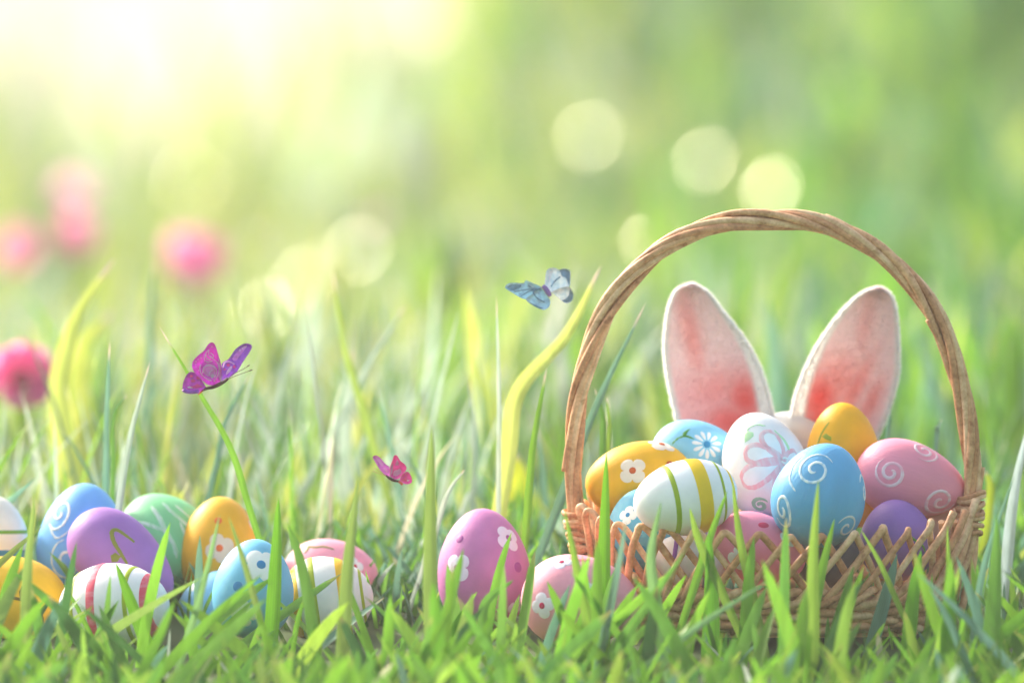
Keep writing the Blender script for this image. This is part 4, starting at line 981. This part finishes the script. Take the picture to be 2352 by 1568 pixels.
def flower(px, py, rpx, y, mat, cmat, label, n=7, up=(0, -.6, .8), cup=1.2, name='pink_flower', cat='flower', group=None, open_=.6, h=.6):
    c = P(px, py, y); r = rpx * K * (DIST + y) / DIST; g = float(ground(c.x, c.y))
    ob = thing(name, (c.x, c.y, g), label, cat, group)
    tube('stem', [Vector((c.x + .008, c.y + .004, g - .005)), Vector((c.x + .004, c.y + .004, (g + c.z) / 2)), c + Vector((0, .002, -r * .1))], r * .07 + .0006, STEM, ob, n=8, sides=6)
    q = Vector((0, 0, 1)).rotation_difference(Vector(up).normalized()).to_matrix().to_4x4()
    for i in range(n):
        ring = i % 2; vs, fs = petal_mesh(r * (1.1 if ring else 1.0), r * h * 2, cup)
        T = Matrix.Translation(c) @ q @ Matrix.Rotation(2 * math.pi * i / n + .3, 4, 'Z') @ Matrix.Rotation(open_ * (1 if ring else .8), 4, 'X')
        me = bpy.data.meshes.new('petal'); me.from_pydata([T @ v for v in vs], [], fs); me.update(); me.polygons.foreach_set('use_smooth', np.ones(len(fs), dtype=bool))
        link('petal', me, mat, ob)
    d = Vector(up).normalized()
    tube('flower_eye', [c - d * r * .02, c + d * r * .12, c + d * r * .2], r * .26, cmat, ob, n=6, sides=10, rf=lambda t: 1 - .4 * t)
PK, PK2, DK = petal_mat('petal_pink', '#efa8cc', 1.0), petal_mat('petal_light_pink', '#f4c2de', 1.0), PM('#cc5c84', .8)
flower(48, 872, 95, .6, petal_mat('petal_deep_pink', '#ea8cbc', 1.0), PM('#a83c68', .8), 'large deep pink flower with a dark eye at the left edge', n=7, up=(.15, -.95, .2), open_=.22, cup=.8, h=.5)
flower(440, 650, 122, 1.7, PK, DK, 'blurred pink flower above the purple butterfly', n=7, up=(.1, -.6, .75), open_=.5, cup=1.0, h=.45)
flower(70, 592, 84, 1.9, PK, DK, 'lowest blurred pink flower of the cluster at the upper left', n=6, up=(-.5, -.7, .4), open_=.35, h=.45)
flower(150, 560, 80, 1.95, PK, DK, 'middle blurred pink flower of the cluster at the upper left', n=6, up=(.5, -.7, .4), open_=.35, h=.45)
flower(165, 482, 84, 2.2, PK2, PK, 'topmost palest pink flower of the cluster at the upper left', n=6, up=(.1, -.5, .8), open_=.5, h=.4)
WP = petal_mat('petal_white', '#fbf2f4', .95)
flower(866, 512, 34, 2.2, petal_mat('petal_blush', '#fbe0e8', .95), WHITE_P, 'blurred blush white blossom in the middle of the meadow', n=7, up=(-.4, -.6, .7), open_=.1, cup=.5)
flower(760, 448, 24, 2.6, WP, WHITE_P, 'small blurred white blossom above the blush one', n=6, up=(-.4, -.6, .7), open_=.1, cup=.5)
flower(590, 560, 20, 2.4, WP, WHITE_P, 'small blurred white blossom left of the blush one', n=6, up=(-.4, -.6, .7), open_=.1, cup=.5)

# added glossy flowers, tilted to throw the sun back as out of focus discs
def glossy(name):
    m_, n, b = nodes_mat(name); no = add_noise(n, 200, 2)
    n.links.new(ramp_between(n, no.outputs[0], (.80, .62, .06, 1), (.92, .76, .12, 1)), b.inputs['Base Color'])
    b.inputs['Roughness'].default_value = .25; b.inputs['IOR'].default_value = 2.0; b.inputs['Specular Tint'].default_value = (1, .88, .45, 1)
    b.inputs['Coat Weight'].default_value = .25; b.inputs['Coat Roughness'].default_value = .2
    return m_
GLINT = glossy('glint_petal'); BEYE = PM('#c9a020', .8)
def glint_flower(px, py, size, label):
    best = 2.6
    for i in range(60):
        y = 2.6 + i * .06; c = P(px, py, y)
        if c.z - float(ground(c.x, c.y)) > .10: best = y
    y = min(best, 5.0); c = P(px, py, y)
    V_ = (cam.location - c).normalized(); H = (V_ + SUN_DIR).normalized()
    g = float(ground(c.x, c.y)); ob = thing('glint_flower', (c.x, c.y, g), label, 'flower', 'added flowers glinting as out of focus discs')
    tube('stem', [Vector((c.x + .01, c.y + .01, g - .005)), Vector((c.x + .004, c.y + .01, (g + c.z) / 2)), c], .0011, STEM, ob, n=8, sides=6)
    q = Vector((0, 0, 1)).rotation_difference(H).to_matrix().to_4x4()
    for i in range(5):
        L, W = size, size * 1.1
        vs, fs = petal_mesh(L, W, .06, 5); vs = [Vector((v.x, v.y, v.z * .12)) for v in vs]
        T = Matrix.Translation(c + H * .0003 * i) @ q @ Matrix.Rotation(2 * math.pi * i / 5, 4, 'Z') @ Matrix.Rotation(.03, 4, 'X')
        me = bpy.data.meshes.new('petal'); me.from_pydata([T @ v for v in vs], [], fs); me.update(); me.polygons.foreach_set('use_smooth', np.ones(len(fs), dtype=bool)); link('petal', me, GLINT, ob)
    tube('flower_eye', [c, c + H * .002, c + H * .003], size * .2, BEYE, ob, n=4)
for a in [(985, 690, .8, 'added glint flower above the lowest one, left of the blue butterfly'), (700, 640, .7, 'added glint flower just under the pair by the blush blossom'), (650, 525, 1.0, 'added glint flower high left of the blush blossom'), (822, 575, .9, 'added glint flower just under the blush blossom'), (610, 716, 1.4, 'faint added glint flower right of the blurred pink flower'),
          (1008, 806, 2.0, 'added glint flower lowest of all, left of the blue butterfly'), (1352, 315, .8, 'added glint flower high above the blue butterfly'), (1620, 370, .8, 'faintest added glint flower, above the handle on its left'),
          (1772, 432, 1.1, 'brightest added glint flower, just above the top of the handle'), (1490, 552, .6, 'faint added glint flower left of the handle curve'), (440, 415, .8, 'faint added glint flower above the left pink flowers'), (985, 50, .5, 'faint added glint flower near the top middle')]:
    glint_flower(a[0], a[1], .0062 * a[2] ** .5, a[3])
